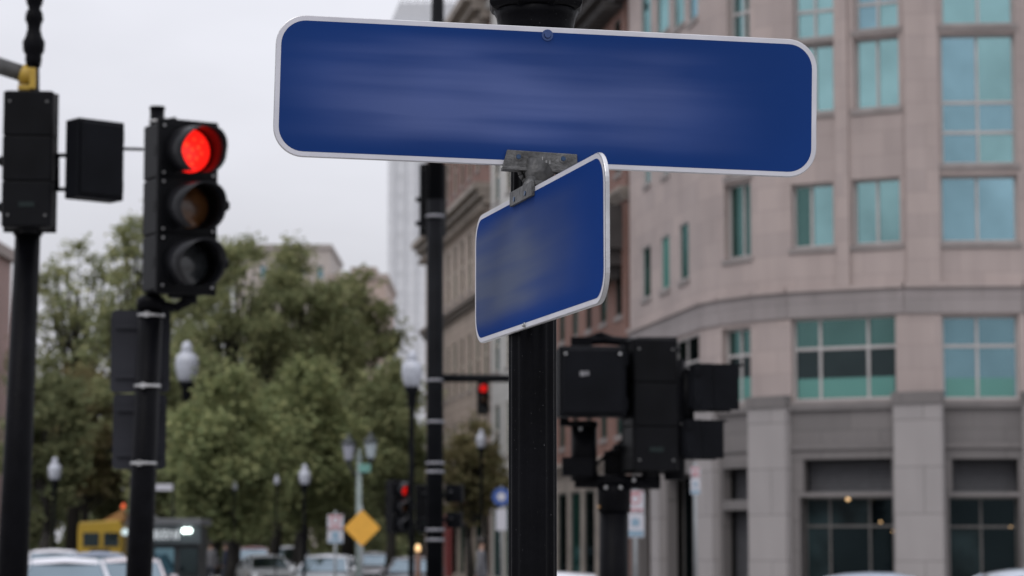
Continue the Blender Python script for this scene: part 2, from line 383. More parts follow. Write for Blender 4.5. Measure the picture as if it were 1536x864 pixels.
# floor bands, string courses, cornice
def band(nm, z0, z1, outp, mt, segl=None, parent=gb, u=0):
    b = MB(); a = 0
    for sg in (segl or segs):
        A, B = sg.A - sg.u*.0, sg.B
        b.quad(*[sg.pt(p) for p in ((0,outp,z0),(sg.L,outp,z0),(sg.L,outp,z1),(0,outp,z1))], 0, [(a,z0),(a+sg.L,z0),(a+sg.L,z1),(a,z1)])
        b.quad(*[sg.pt(p) for p in ((0,0,z0),(sg.L,0,z0),(sg.L,outp,z0),(0,outp,z0))], 0); b.quad(*[sg.pt(p) for p in ((0,0,z1),(sg.L,0,z1),(sg.L,outp,z1),(0,outp,z1))], 0)
        a += sg.L
    return b.build(nm, mt, parent)
zb = PZ(430, 65)
band('string_course', zb-.02, zb+.1, .12, pink); band('string_course', PZ(470,65), zb-.02, .05, masonry('band_granite', (.27,.24,.235), (.25,.225,.22), (.17,.15,.15), 2.2, 2, .01))
band('string_course', PZ(612,65), PZ(603,65), .1, greyst, segs[1:])
band('string_course', PZ(672,65)+.0, PZ(664,65), .06, greyst, segs[1:])
band('cornice', TOP-.8, TOP+.1, .5, pink)
# street level pillars, proud of the wall
def pillar(x0, x1, si, ztop):
    sg = segs[si]; a, b = sorted((ray_s(x0, sg.A, sg.B, 700), ray_s(x1, sg.A, sg.B, 700)))
    if si == 3: a, b = -.05, sg.L + .05
    m = MB(); uvb = lambda c,d: [(a,c),(b,c),(b,d),(a,d)]
    o_ = .22
    for (p, q) in (((a,o_),(b,o_)), ((a,0),(a,o_)), ((b,o_),(b,0))):
        m.quad(sg.pt((p[0],p[1],.13)), sg.pt((q[0],q[1],.13)), sg.pt((q[0],q[1],ztop)), sg.pt((p[0],p[1],ztop)), 0, [(0,0),(max(abs(q[0]-p[0]),.3),0),(max(abs(q[0]-p[0]),.3),ztop),(0,ztop)])
    m.quad(*[sg.pt(p) for p in ((a,0,ztop),(b,0,ztop),(b,o_,ztop),(a,o_,ztop))], 0, uvb(0,1))
    m.xf = sg.pt; m.box((a-.03,.0,ztop-.02),(b+.03,o_+.05,ztop+.28), 1)
    m.build('pillar', [pillarst, greyst], gb)
pillar(1128,1185,3,PZ(605,65)); pillar(1345,1417,4,PZ(605,65)); pillar(1534,1600,6,PZ(605,65)); pillar(1052,1079,1,PZ(608,69)); pillar(986,999,0,PZ(612,72))
# piers (shallow vertical projections between the window bays)
for si, x0, x1 in ((4,1254,1273),(5,1357,1407)):
    sg = segs[si]; a, b = sorted((ray_s(x0, sg.A, sg.B, 200), ray_s(x1, sg.A, sg.B, 200)))
    m = MB(); 
    for (p, q) in (((a,.09),(b,.09)), ((a,0),(a,.09)), ((b,.09),(b,0))):
        m.quad(sg.pt((p[0],p[1],zb+.1)), sg.pt((q[0],q[1],zb+.1)), sg.pt((q[0],q[1],TOP-.8)), sg.pt((p[0],p[1],TOP-.8)), 0, [(0,0),(1,0),(1,12),(0,12)])
    m.build('pier', pink, gb)
back = [(fpts[-1].x+2, fpts[-1].y+18), (fpts[0].x+14, fpts[0].y+14)]
cpts = [sg.pt((0,-.8,0)) for sg in segs] + [segs[-1].pt((segs[-1].L,-.8,0))]
core(gb, [(p.x,p.y) for p in cpts] + back, TOP, interior)
m = MB(); m.prism([(p.x,p.y) for p in [sg.pt((0,-.01,0)) for sg in segs] + [segs[-1].pt((segs[-1].L,-.01,0))]] + back, TOP-.05, TOP+.06); m.build('roof', kerbstone, gb)
# room lights seen through the shop glass: warm lamps
wl = mat('warm_shop_lamp', (.9,.6,.3), emit=(1,.62,.28), es=1.1)
for (px, py, r) in ((1272,749,3.0),(1321,783,1.8),(1340,797,1.8),(1516,790,1.4)):
    Y = 65.2; p = P(px, py, Y); m = MB(); m.lathe([(0.001,-r*.014),(r*.012,-r*.01),(r*.017,0),(r*.012,r*.01),(.001,r*.014)], p, 10); m.build('shop_lamp', wl, gb)

# ------------------------------------------------------------------ row of older buildings up the street
brick = masonry('red_brick', (.21,.10,.075), (.17,.08,.06), (.18,.15,.135), .22, .075, .008, stain=.2)
tan = masonry('tan_limestone', (.42,.34,.285), (.38,.31,.26), (.2,.17,.15), .9, .4, .012, stain=.2)
palest = masonry('pale_limestone', (.50,.49,.47), (.47,.46,.44), (.35,.34,.33), 1.1, .5, .012, stain=.12)
trim = mat('brown_stone_trim', (.25,.215,.185), .8, var=.25, scale=1.5)
darktrim = mat('dark_cornice_metal', (.045,.04,.038), .6, var=.3, scale=1.5)
palewin = mat('cream_frame', (.42,.38,.32), .6)
def row_building(name, label, Z0, Z1, H, zones, cols, rows, wall_mats, depth=13, fm=palewin, pm=None, zsplit=None, wz=None, proud=0.):
    A, B = line(Z0, proud), line(Z1, proud)
    g = thing(name, ((A.x+B.x)/2+5, (A.y+B.y)/2, 0), label, 'building'); fa = Facade(A, B)
    ops = []
    for r_i, (za, zb_) in enumerate(rows):
        for c in range(cols):
            wdt = fa.L/cols; s0 = wdt*(c+.3); s1 = wdt*(c+.7)
            if r_i == 0: s0, s1 = wdt*(c+.12), wdt*(c+.88)
            ops.append((s0,s1,za,zb_))
    w_ = MB(); fa.wall(w_, 0, H, ops, .3, zsplit); 
    # end walls
    nA, nB = A - fa.n*depth, B - fa.n*depth
    for p, q in ((A,nA),(B,nB),(nA,nB)):
        w_.quad(p, q, q+Vector((0,0,H)), p+Vector((0,0,H)), 0, [(0,0),(depth,0),(depth,H),(0,H)])
    w_.build('wall', wall_mats, g)
    for k, op in enumerate(ops):
        mid = (op[2]+op[3])/2
        fa.window(g, op, (), (mid,) if k >= cols else (), .07, .07, fm, pm or [g_dark, g_green], sill=k >= cols, name='window' if k >= cols else 'shop_window')
    for (z0, z1, o_, mt_) in zones:
        c_ = MB(xf=fa.pt); n_ = 3
        for j in range(n_): c_.box((-.1-.03*j, -.05, z0+(z1-z0)*j/n_), (fa.L+.1+.03*j, o_*(j+1)/n_, z0+(z1-z0)*(j+1)/n_-.004*(j<n_-1)))
        kk = .3
        while kk < fa.L and o_ > .4: c_.box((kk, .0, z0-.25),(kk+.16, o_*.6, z0-.002)); kk += .7
        c_.build('cornice', mt_, g)
    m = MB(); m.prism([(p.x,p.y) for p in (A - fa.n*.02, B - fa.n*.02, nB, nA)], H-.3, H-.1); m.build('roof', darktrim, g)
    core(g, [(p.x,p.y) for p in (A - fa.n*.7, B - fa.n*.7, nB+fa.n*.1, nA+fa.n*.1)], H-.35, interior)
    return g, fa
gbr, fbr = row_building('brick_building', 'red brick building with tall dark windows and a heavy dark cornice beside the granite offices', 79.6, 95, 19.6,
    [(4.2,4.6,.3,trim),(12.6,13.0,.25,trim),(19.0,19.9,1.1,darktrim)], 6, [(.4,3.6),(5.2,7.9),(9.0,11.9),(13.6,16.2),(16.9,18.6)], [brick, trim], zsplit=4.3, fm=mat('dark_green_frame', (.05,.06,.055), .5))
m = MB(xf=fbr.pt)   # projecting bay with dark underside
m.box((.6,0.0,11.1),(4.6,1.1,12.5)); m.box((.8,0,10.6),(4.4,.9,11.1)); m.box((1.1,0,10.2),(4.1,.6,10.6)); m.build('bay_base', darktrim, gbr)
gp, fpb = row_building('limestone_building', 'pale limestone building on the far side of the central pole', 95, 108.3, 26,
    [(4.3,4.6,.2,palest),(25,26.1,.5,palest)], 4, [(.4,3.6),(5.4,7.6),(9.0,11.2),(12.6,14.8),(16.2,18.4),(20,22.4)], [palest, palest], pm=[g_dark, g_navy])
gt, ft = row_building('stone_and_brick_building', 'tan stone building with carved cornices and red brick upper floors beyond the mast pole', 108.6, 131, 25.2,
    [(4.2,4.6,.4,trim),(12.3,12.8,.35,tan),(16.4,17.3,.75,trim),(24.5,25.6,1.2,trim)], 9, [(.4,3.5),(5.2,7.5),(8.7,11.3),(13.3,15.9),(18.4,20.6),(21.6,23.6)], [brick, tan], zsplit=16.5)
for (fa, g, c, s0, s1, z0, z1, o_, nm) in ((ft, gt, (.22,.035,.03), 1.0, 9.5, 3.25, 4.15, .5, 'shop_fascia'), (ft, gt, (.25,.05,.05), 12, 13.2, .3, 3.4, .25, 'shop_pier'), (ft, gt, (.05,.09,.08), 14.5, 21, 2.4, 3.3, .5, 'shop_fascia')):
    m = MB(xf=fa.pt); m.box((s0,.005,z0),(s1,o_,z1)); m.build(nm, mat('shopfront_%d' % int(s0), c, .5), g, bevel=.03)
# round blue shop sign, pale centre
p = P(752,745,72); g = thing('round_sign', (p.x,p.y,0), 'round blue sign with a pale centre just left of the fluted pole', 'sign')
m = MB(); m.tube((p.x,p.y,p.z),(p.x,p.y+.04,p.z),.26,n=28); m.build('disc', mat('sign_blue_round', (.03,.08,.28), .4), g)
m = MB(); m.tube((p.x,p.y-.006,p.z),(p.x,p.y-.001,p.z),.12,n=24); m.build('centre', whitesheet, g)
m = MB(); m.box((p.x-.15,p.y,p.z-.95),(p.x+.15,p.y+.03,p.z-.35)); m.build('plate', whitesheet, g)
m = MB(); m.tube((p.x,p.y+.06,.0),(p.x,p.y+.06,p.z+.3),.035); m.build('pole', mat('galvanised_steel', (.3,.31,.31), .5, .6, var=.2), g)

# ------------------------------------------------------------------ far buildings over the trees
def block(name, label, px0, px1, ytop, Y, mt, depth, winspec=None, chamfer=0, fm=None, pms=None):
    x0, x1, H = PX(px0, Y, ytop), PX(px1, Y, ytop), PZ(ytop, Y)
    g = thing(name, ((x0+x1)/2, Y+depth/2, 0), label, 'building'); fa = Facade((x0,Y),(x1,Y))
    ops = []
    if winspec:
        cols, rows, zb0, wfr, hfr = winspec; cw = fa.L/cols; rh = (H-zb0-1)/rows
        for c in range(cols):
            for r_ in range(rows): ops.append((cw*(c+.5-wfr/2), cw*(c+.5+wfr/2), zb0+rh*(r_+.5-hfr/2), zb0+rh*(r_+.5+hfr/2)))
    w_ = MB(); fa.wall(w_, 0, H, ops, .3)
    w_.quad((x1,Y,0),(x1,Y+depth,0),(x1,Y+depth,H),(x1,Y,H),0,[(0,0),(depth,0),(depth,H),(0,H)]); w_.quad((x0,Y,0),(x0,Y+depth,0),(x0,Y+depth,H),(x0,Y,H),0,[(0,0),(depth,0),(depth,H),(0,H)])
    w_.quad((x0,Y+depth,0),(x1,Y+depth,0),(x1,Y+depth,H),(x0,Y+depth,H),0,[(0,0),(fa.L,0),(fa.L,H),(0,H)])
    w_.build('wall', mt, g)
    core(g, [(x0+.1,Y+.4),(x1-.1,Y+.4),(x1-.1,Y+depth-.1),(x0+.1,Y+depth-.1)], H-.3, interior)
    m = MB(); m.box((x0-.25,Y-.25,H-.001),(x1+.25,Y+depth+.25,H+.6)); m.build('parapet', mt if not isinstance(mt,list) else mt[0], g)
    for op in ops[:100]: fa.window(g, op, (), (), .15, .08, fm or palewin, pms or [g_navy, g_dark])
    return g, fa, H
farbeige = masonry('far_beige_stone', (.42,.375,.345), (.40,.36,.33), (.33,.3,.28), 2, 1, .02, stain=.1)
farpeach = masonry('far_peach_brick', (.40,.315,.27), (.38,.30,.26), (.33,.28,.25), 1, .5, .02, stain=.12)
tw = masonry('tower_white_panels', (.62,.63,.65), (.58,.59,.61), (.42,.43,.45), 3.2, 1.6, .03, stain=.06)
block('apartment_building', 'tall beige block with a flat roof behind the loose topped tree', 352, 495, 374, 300, farbeige, 20, (5,8,8,.35,.45))
g_, f_, H_ = block('apartment_building', 'lower peach coloured block between the beige block and the white tower', 494, 579, 419, 270, farpeach, 20, (4,6,8,.3,.4))
m = MB(); x0, x1 = PX(520,270), PX(560,270); m.box((x0,275,H_+.6),(x1,282,H_+1.9)); m.build('roof_house', farpeach, g_)
g_, f_, H_ = block('tower_block', 'slender white tower rising behind the mast pole out of the top of the view', 583, 712, 40, 400, tw, 14)
m = MB(xf=f_.pt)
for s in (0.08,.2,.33,.47,.6,.73,.86,.95): m.box((f_.L*s-.14,.002,4),(f_.L*s+.14,.3,H_-.4))
m.build('fin', mat('tower_fin', (.52,.53,.55), .7), g_)
m = MB(xf=f_.pt); top = PZ(3,400); m.prism([(.2,H_+.6),(f_.L-.2,H_+.6),(f_.L-.2,top),(1.6,top)], -12, -.6, ax=(0,2,1)); m.build('roof_house', mat('tower_roof', (.5,.51,.53),.7), g_)
m = MB(xf=f_.pt)
m.box((1.7,-1.2,top+.5),(f_.L-.4,-1.1,top+.6))
for k in range(9): m.box((1.8+k*1.3,-1.2,top),(1.9+k*1.3,-1.1,top+.5))
m.build('railing', darktrim, g_)
m = MB(xf=f_.pt); k = 10
while k < H_-2: m.box((f_.L*.1,-.25,k),(f_.L*.18,.0015,k+1.2)); m.box((f_.L*.5,-.25,k),(f_.L*.58,.0015,k+1.2)); k += 3.1
m.build('window_strip', MATS['tower_fin'], g_)
block('brick_house', 'narrow pinkish brick facade at the left edge of the view behind the leftmost pole', -190, -57, 352, 120, masonry('pink_brick', (.36,.22,.2), (.33,.2,.18), (.3,.25,.23), .25, .08, .01), 12, (4,6,2,.35,.5))

# ------------------------------------------------------------------ trees
bark = mat('bark', (.022,.019,.016), .9, var=.35, scale=3, bump=.6, bscale=12)
def leafmat(nm, c, c2):
    m = mat(nm, c, .7, var=.2, scale=.35, spec=.12, island=.25, col2=c2); t = m.node_tree; b = t.nodes['Principled BSDF']
    tr = t.nodes.new('ShaderNodeBsdfTranslucent'); x = t.nodes.new('ShaderNodeMixShader'); x.inputs[0].default_value = .35
    t.links.new(b.inputs['Base Color'].links[0].from_socket, tr.inputs['Color']); t.links.new(b.outputs[0], x.inputs[1]); t.links.new(tr.outputs[0], x.inputs[2]); t.links.new(x.outputs[0], t.nodes['Material Output'].inputs[0]); return m
lv_olive = leafmat('olive_leaves', (.22,.245,.12), (.31,.325,.165)); lv_dark = leafmat('dark_leaves', (.15,.17,.085), (.22,.235,.12))
lv_brown = leafmat('turning_leaves', (.17,.16,.08), (.23,.20,.10)); lv_light = leafmat('light_green_leaves', (.21,.24,.11), (.29,.32,.15))
def tree(px, ytop, Y, rpx, label, lm, nleaf=11000, seed=0, base=.3, dens=.0, squash=1., nclump=60, ls=.13):
    rnd = random.Random(seed); x = PX(px, Y, (ytop+700)/2); H = PZ(ytop, Y); Rr = S(rpx, Y)
    g = thing('street_tree', (x, Y, 0), label, 'tree', 'trees along the street')
    zc = H*(base+1)/2; rz = H*(1-base)/2
    clumps = []
    while len(clumps) < nclump:
        v = Vector((rnd.uniform(-1,1), rnd.uniform(-1,1), rnd.uniform(-1,1))); l = v.length
        if l > 1 or l < .25: continue
        if rnd.random() > .35 + .65*l: continue
        k = 1 - .25*max(0, v.z)
        clumps.append(Vector((x + v.x*Rr*k*.92, Y + v.y*Rr*k, zc + v.z*rz*.93 )))
    t = MB(); r0 = .018*H+.06; fork = H*base*.95
    bend = Vector((rnd.uniform(-.03,.03)*H, rnd.uniform(-.03,.03)*H, 0)); b0 = Vector((x,Y,0)); b1 = b0 + bend + Vector((0,0,fork)); b2 = b1 - bend*.5 + Vector((0,0,(H-fork)*.75))
    t.tube(b0 - Vector((0,0,.1)), b0+Vector((0,0,.35)), r0*1.5, r0*1.05); t.tube(b0+Vector((0,0,.3)), b1, r0*1.05, r0*.75); t.tube(b1, b2, r0*.75, r0*.15)
    for c in clumps[::1]:
        f = rnd.uniform(.0,.75); st = b1.lerp(b2, min(f, max(0,(c.z-b1.z)/(b2.z-b1.z+.01)*.7))); mid = st.lerp(c, .5) + Vector((0,0,-.06*(c-st).length))
        rr = r0*.28; t.tube(st, mid, rr, rr*.6, 5, caps=False); t.tube(mid, c, rr*.6, rr*.15, 5, caps=False)
    t.build('trunk', bark, g)
    cr = MB(); per = int(nleaf*1.7)//nclump
    for c in clumps:
        cs = (rnd.uniform(.09,.17) if nclump > 79 else rnd.uniform(.14,.25))*Rr + .2; n_ = int(per*rnd.uniform(.5,1.5)); tw_ = [Vector((rnd.gauss(0,1),rnd.gauss(0,1),rnd.gauss(0,.6)))*cs*.75 for _ in range(9)]
        for k in range(n_):
            q = rnd.choice(tw_); p = c + q*rnd.uniform(.2,1.1) + Vector((rnd.gauss(0,1),rnd.gauss(0,1),rnd.gauss(0,1)))*cs*.3
            if p.z < 1.9: continue
            a = Vector((rnd.gauss(0,1),rnd.gauss(0,1),rnd.gauss(0,.6))).normalized(); b = a.cross(Vector((rnd.gauss(0,1),rnd.gauss(0,1),rnd.gauss(0,1)))).normalized()
            s_ = ls*rnd.uniform(.6,1.3); i = cr.av(p-a*s_, p-b*s_*.55, p+a*s_, p+b*s_*.55); cr.face((i,i+1,i+2,i+3))
    cr.build('crown', lm, g)
    return g
TR = [ (112,352,126,105,'loose topped tree at the left with sky showing through its crown',lv_olive,3900,1,.3,110),
 (206,312,116,92,'tall thin crowned tree rising behind the near traffic signal',lv_olive,4300,2,.35,110),
 (66,520,100,62,'dark round tree just right of the leftmost pole',lv_dark,8000,3,.25,45),
 (352,334,108,108,'largest tree with a ragged top in front of the beige block',lv_olive,13000,4,.25,120),
 (448,348,112,100,'wide tree covering the right half of the beige block',lv_olive,12500,21,.25,120),
 (524,392,125,86,'airy tree in front of the peach coloured block',lv_olive,8500,5,.3,100),
 (265,490,100,85,'full tree behind the near signal pole and its dark plates',lv_olive,10000,6,.25,60),
 (345,560,84,85,'light green tree below the acorn lamp',lv_light,11000,7,.25,60),
 (455,540,92,95,'broad green tree behind the yellow diamond sign',lv_light,12000,8,.25,65),
 (585,522,104,75,'green tree behind the acorn lamp left of the mast pole',lv_olive,9000,9,.25,55),
 (708,608,97,48,'small browning tree in front of the tan stone building',lv_brown,3600,10,.3,38),
 (140,545,122,95,'browning dark tree over the yellow truck',lv_brown,10000,11,.3,60),
 (410,470,118,95,'dense tree filling the middle behind the light green ones',lv_olive,11000,12,.25,60),
 (215,600,130,90,'dark tree behind the lettered kiosk',lv_dark,7000,13,.2,45),
 (330,640,140,95,'dark tree far up the street right of the kiosk',lv_dark,7000,14,.15,45),
 (520,630,140,95,'dark tree far up the street behind the twin lantern post',lv_dark,7000,15,.15,45),
 (40,600,140,90,'dark tree far up the street beside the leftmost pole',lv_dark,7000,16,.15,45),
 (630,650,135,70,'dark tree far up the street behind the mast pole',lv_dark,5500,17,.15,40),
]
for (px,yt,Y,rp,lb,lm,nl,sd_,bs,nc) in TR: tree(px,yt,Y,rp,lb,lm,nl,sd_,bs,nclump=nc,ls=.12 if Y<115 else .15)
# clipped hedge and park shrubs far up the street
m = MB(); rnd = random.Random(5)
for k in range(40000):
    px = rnd.uniform(-60,660); Y = rnd.uniform(150,162); x = PX(px,Y,800); z = abs(rnd.gauss(0,2.1))+.1
    z *= (1+.5*math.sin(px*.05)+.3*math.sin(px*.13))
    a = Vector((rnd.gauss(0,1),rnd.gauss(0,1),rnd.gauss(0,1))).normalized(); b = a.orthogonal().normalized(); p = Vector((x,Y,z+.2)); i = m.av(p-a*.28,p-b*.18,p+a*.28,p+b*.18); m.face((i,i+1,i+2,i+3))
tag(m.build('shrubbery', lv_dark), 'dark mass of park shrubs closing the far end of the street under the trees', 'shrubs', kind='stuff')

# ------------------------------------------------------------------ blue street name signs and their fluted pole
def sign_face(name, cA, cB, xc, xw, f0=.25):
    m = bpy.data.materials.new(name); m.use_nodes = True; t = m.node_tree; b = t.nodes['Principled BSDF']
    b.inputs['Roughness'].default_value = .42; b.inputs['Specular IOR Level'].default_value = .13
    tcn = t.nodes.new('ShaderNodeTexCoord'); mp = t.nodes.new('ShaderNodeMapping'); t.links.new(tcn.outputs['UV'], mp.inputs[0])
    mp.inputs['Scale'].default_value = (1.6, 26, 1)
    n = t.nodes.new('ShaderNodeTexNoise'); n.inputs['Scale'].default_value = 1.; n.inputs['Detail'].default_value = 2.5; n.inputs['Roughness'].default_value = .45; n.noise_dimensions = '2D'
    t.links.new(mp.outputs[0], n.inputs[0])
    # smeared lettering and painted reflection, in the middle band of the plate
    s_ = t.nodes.new('ShaderNodeSeparateXYZ'); t.links.new(tcn.outputs['UV'], s_.inputs[0])
    mz = t.nodes.new('ShaderNodeMapRange'); mz.interpolation_type = 'SMOOTHERSTEP'; mz.inputs['From Min'].default_value = .112; mz.inputs['From Max'].default_value = .06
    av = math_node(t, 'ABSOLUTE', math_node(t, 'SUBTRACT', s_.outputs['Y'], 0.0)); t.links.new(av, mz.inputs['Value'])
    mxr = t.nodes.new('ShaderNodeMapRange'); mxr.interpolation_type = 'SMOOTHERSTEP'; mxr.inputs['From Min'].default_value = xw; mxr.inputs['From Max'].default_value = xw*.25
    ax = math_node(t, 'ABSOLUTE', math_node(t, 'ADD', s_.outputs['X'], -xc)); t.links.new(ax, mxr.inputs['Value'])
    f = math_node(t, 'MULTIPLY', mz.outputs[0], mxr.outputs[0])
    mp2 = t.nodes.new('ShaderNodeMapping'); mp2.inputs['Scale'].default_value = (3.2, 11, 1); mp2.inputs['Location'].default_value = (3.1, 1.7, 0); t.links.new(tcn.outputs['UV'], mp2.inputs[0])
    nb = t.nodes.new('ShaderNodeTexNoise'); nb.noise_dimensions = '2D'; nb.inputs['Scale'].default_value = 1; nb.inputs['Detail'].default_value = 1; t.links.new(mp2.outputs[0], nb.inputs[0])
    n01 = t.nodes.new('ShaderNodeMapRange'); n01.inputs['From Min'].default_value = .36; n01.inputs['From Max'].default_value = .64; t.links.new(math_node(t, 'ADD', math_node(t, 'MULTIPLY', n.outputs['Fac'], .5), math_node(t, 'MULTIPLY', nb.outputs['Fac'], .5)), n01.inputs['Value'])
    f2 = math_node(t, 'MULTIPLY', f, math_node(t, 'MULTIPLY_ADD', n01.outputs[0], 1-f0, f0))
    r = t.nodes.new('ShaderNodeMix'); r.data_type = 'RGBA'; r.inputs['A'].default_value = (*cA,1); r.inputs['B'].default_value = (*cB,1)
    t.links.new(f2, r.inputs['Factor']); 
    n3 = t.nodes.new('ShaderNodeTexNoise'); n3.inputs['Scale'].default_value = 3; t.links.new(tcn.outputs['UV'], n3.inputs[0])
    h = t.nodes.new('ShaderNodeHueSaturation'); t.links.new(r.outputs['Result'], h.inputs['Color']); t.links.new(math_node(t,'MULTIPLY_ADD',n3.outputs['Fac'],.5,.75), h.inputs['Value'])
    t.links.new(h.outputs[0], b.inputs['Base Color'])
    bp = t.nodes.new('ShaderNodeBump'); bp.inputs['Strength'].default_value = .08; bp.inputs['Distance'].default_value = .004
    n4 = t.nodes.new('ShaderNodeTexNoise'); n4.inputs['Scale'].default_value = 6; t.links.new(tcn.outputs['UV'], n4.inputs[0]); t.links.new(n4.outputs['Fac'], bp.inputs['Height']); t.links.new(bp.outputs[0], b.inputs['Normal'])
    return m
facemat = sign_face('blue_sheeting', (.0018,.027,.14), (.066,.098,.25), -.06, .5, .25)
facemat2 = sign_face('blue_sheeting_reflection', (.006,.034,.17), (.085,.105,.165), -.44, .90, .5)  # grey reflection painted into the blue, strongest at the left end
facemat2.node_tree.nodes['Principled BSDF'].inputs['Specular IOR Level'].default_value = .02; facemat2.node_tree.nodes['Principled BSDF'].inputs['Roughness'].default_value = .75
def plate(name, label, TL, TR, W, Hh, th=.006, rad=.05, border=.0094, fm=None):
    """flat plate hanging from the line TL-TR; local x along it, y up, z out of the face"""
    u = (TR - TL).normalized(); v = Vector((0,0,1)); v = (v - u*v.dot(u)).normalized(); n = u.cross(v)
    if n.dot(-TL) < 0: n = -n
    c = TL + u*(W/2) - v*(Hh/2)
    g = thing(name, c, label, 'street sign', 'blue street name signs')
    T = lambda p: c + u*p[0] + v*p[1] + n*p[2]
    m = MB(xf=T); m.prism(rrect(W,Hh,rad,10), -th, 0); m.build('plate', alu, g, bevel=.0012)
    # white reflective border ring, raised a hair, then the blue face
    m = MB(xf=T); o = rrect(W-.003,Hh-.003,rad-.0015,10); i_ = rrect(W-2*border,Hh-2*border,rad-border,10); k = len(o)
    A = m.av(*[(a,b,.0006) for a,b in o]); B = m.av(*[(a,b,.0006) for a,b in i_])
    for q in range(k): m.face((A+q, A+(q+1)%k, B+(q+1)%k, B+q))
    m.build('border', whitesheet, g)
    m = MB(xf=T); A = m.av(*[(a,b,.0009) for a,b in i_]); m.face(range(A,A+k), 0, [(a,b) for a,b in i_]); m.build('face', fm or facemat, g)
    return g, T, c, u, v, n
YL, YR = 4.29, 4.42
TL1, TR1 = P(415,20.5,YL), P(1226,60.5,YR)
W1 = (TR1-TL1).length; H1 = P(415,20.5,YL).z - P(415,233.5,YL).z
s1, T1, c1, u1, v1, n1 = plate('street_name_sign', 'long blue street name sign with white border facing the camera square on', TL1, TR1, W1, H1, rad=.052)
ZN, ZF = 3.85, 4.67
TR2, TL2 = P(908,221.5,ZN), P(713,327,ZF)
W2 = (TR2-TL2).length; H2 = TR2.z - P(908,452,ZN).z
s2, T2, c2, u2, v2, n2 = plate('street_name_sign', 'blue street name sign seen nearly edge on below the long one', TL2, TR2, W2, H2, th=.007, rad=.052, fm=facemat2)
# bolts
def bolt(parent, T, x, y, r=.0085, mt=None):
    m = MB(); q = T((x,y,0)); n = (T((x,y,1))-q).normalized(); 
    m.tube(q, q+n*.0025, r*1.25, r*1.25, 16); m.tube(q+n*.0025, q+n*.006, r*.8, r*.65, 12); m.build('bolt', mt or mat('blue_bolt', (.03,.06,.17), .3, .4), parent)
def loc_in(T, c, u, v, pt): d = pt - c; return d.dot(u), d.dot(v)
def hit(px, py, c, n):
    d = P(px,py,1.0) - Vector((0,0,EYE)); o = Vector((0,0,EYE)); t = (c-o).dot(n)/d.dot(n); return o + d*t
q = hit(821,53,c1,n1); bolt(s1, T1, *loc_in(T1,c1,u1,v1,q), r=.008)
q = hit(788,488,c2,n2); bolt(s2, T2, *loc_in(T2,c2,u2,v2,q), r=.004, mt=steel)
# clamp bracket joining the two signs
bc = hit(809,240,c1,n1); bk = thing('sign_bracket', bc, 'grey cast metal cross bracket clamping the two blue signs together', 'bracket')
x0, y0 = loc_in(T1,c1,u1,v1,hit(753,250,c1,n1)); x1_, _ = loc_in(T1,c1,u1,v1,hit(866,250,c1,n1)); xa,yt = loc_in(T1,c1,u1,v1,hit(760,226,c1,n1)); xb,_ = loc_in(T1,c1,u1,v1,hit(865,230,c1,n1))
m = MB(xf=T1); m.prism([(x0,y0-.001),(x1_,y0-.003),(xb,yt-.002),(xa,yt+.001)], .0015, .0065)
m.prism([(x0,y0-.006),(x1_,y0-.008),(x1_,y0-.002),(x0,y0)], -.016, .009)
m.prism([(x0+.004,y0-.002),(x1_-.004,y0-.004),(xb,yt-.002),(xa,yt+.001)], -.016, -.0075)
m.build('channel', castmetal, bk, bevel=.0012)
for px_, py_ in ((777,236),(844,239)):
    bx_, by_ = loc_in(T1,c1,u1,v1,hit(px_,py_,c1,n1)); m = MB(xf=T1)
    m.tube((bx_,by_,.0065),(bx_,by_,.0078),.0072,.0072,16); m.build('washer', castmetal, bk)
    m = MB(xf=T1); m.tube((bx_,by_,.0078),(bx_,by_,.0092),.0048,.0042,6); m.build('bolt', mat('dark_bolt', (.03,.06,.12), .4, .5), bk)
m = MB(xf=T1); 
for k in range(5):
    xx = x0 + (x1_-x0)*(.42+.05*k); m.box((xx,yt-.021,.0064),(xx+.0016,yt-.015+(.006 if k==2 else 0),.0069))
m.build('casting_mark', mat('worn_casting', (.3,.3,.3), .5, .6), bk)
# lower clip gripping the top edge of the angled sign
cx2a, cy2a = loc_in(T2,c2,u2,v2,hit(770,290,c2,n2)); cx2b, cy2b = loc_in(T2,c2,u2,v2,hit(803,272,c2,n2))
ytop2 = H2/2; hh2 = .030
m = MB(xf=T2); m.prism([(cx2a,ytop2+.008),(cx2b,ytop2+.008),(cx2b,ytop2-.017),(cx2a,ytop2-.017)], .001, .007)
m.prism([(cx2a,ytop2+.0015),(cx2b,ytop2+.0015),(cx2b,ytop2+.009),(cx2a,ytop2+.009)], -.014, .0005)
m.prism([(cx2a,ytop2+.0),(cx2b,ytop2+.0),(cx2b,ytop2-.017),(cx2a,ytop2-.017)], -.015, -.0085)
m.build('clip', castmetal, bk, bevel=.001)
for fx in (.22,.72):
    m = MB(xf=T2); xx = cx2a+(cx2b-cx2a)*fx; m.tube((xx,ytop2-.008,.007),(xx,ytop2-.008,.0085),.005,.004,8); m.build('bolt', MATS['dark_bolt'], bk)
ct = T2(((cx2a+cx2b)/2, ytop2+.004, -.004)); tp = T1(((x0+x1_)/2-.004, y0-.004, -.004))
m = MB()
m.tube(ct, ct.lerp(tp,.5), .009, .011, 14); m.tube(ct.lerp(tp,.5), tp, .011, .03, 14)
for sgn in (-1,1):   # curved wings running up to the channel
    pts = [ct + Vector((0,0,.002))] + [T1(((x0+x1_)/2 + sgn*.034*math.sin(R(18*k)), y0-.004-.026*math.cos(R(18*k)), -.004)) for k in range(1,6)]
    for a, b in zip(pts, pts[1:]): m.tube(a, b, .0045, .0045, 8)
m.build('arm', castmetal, bk)
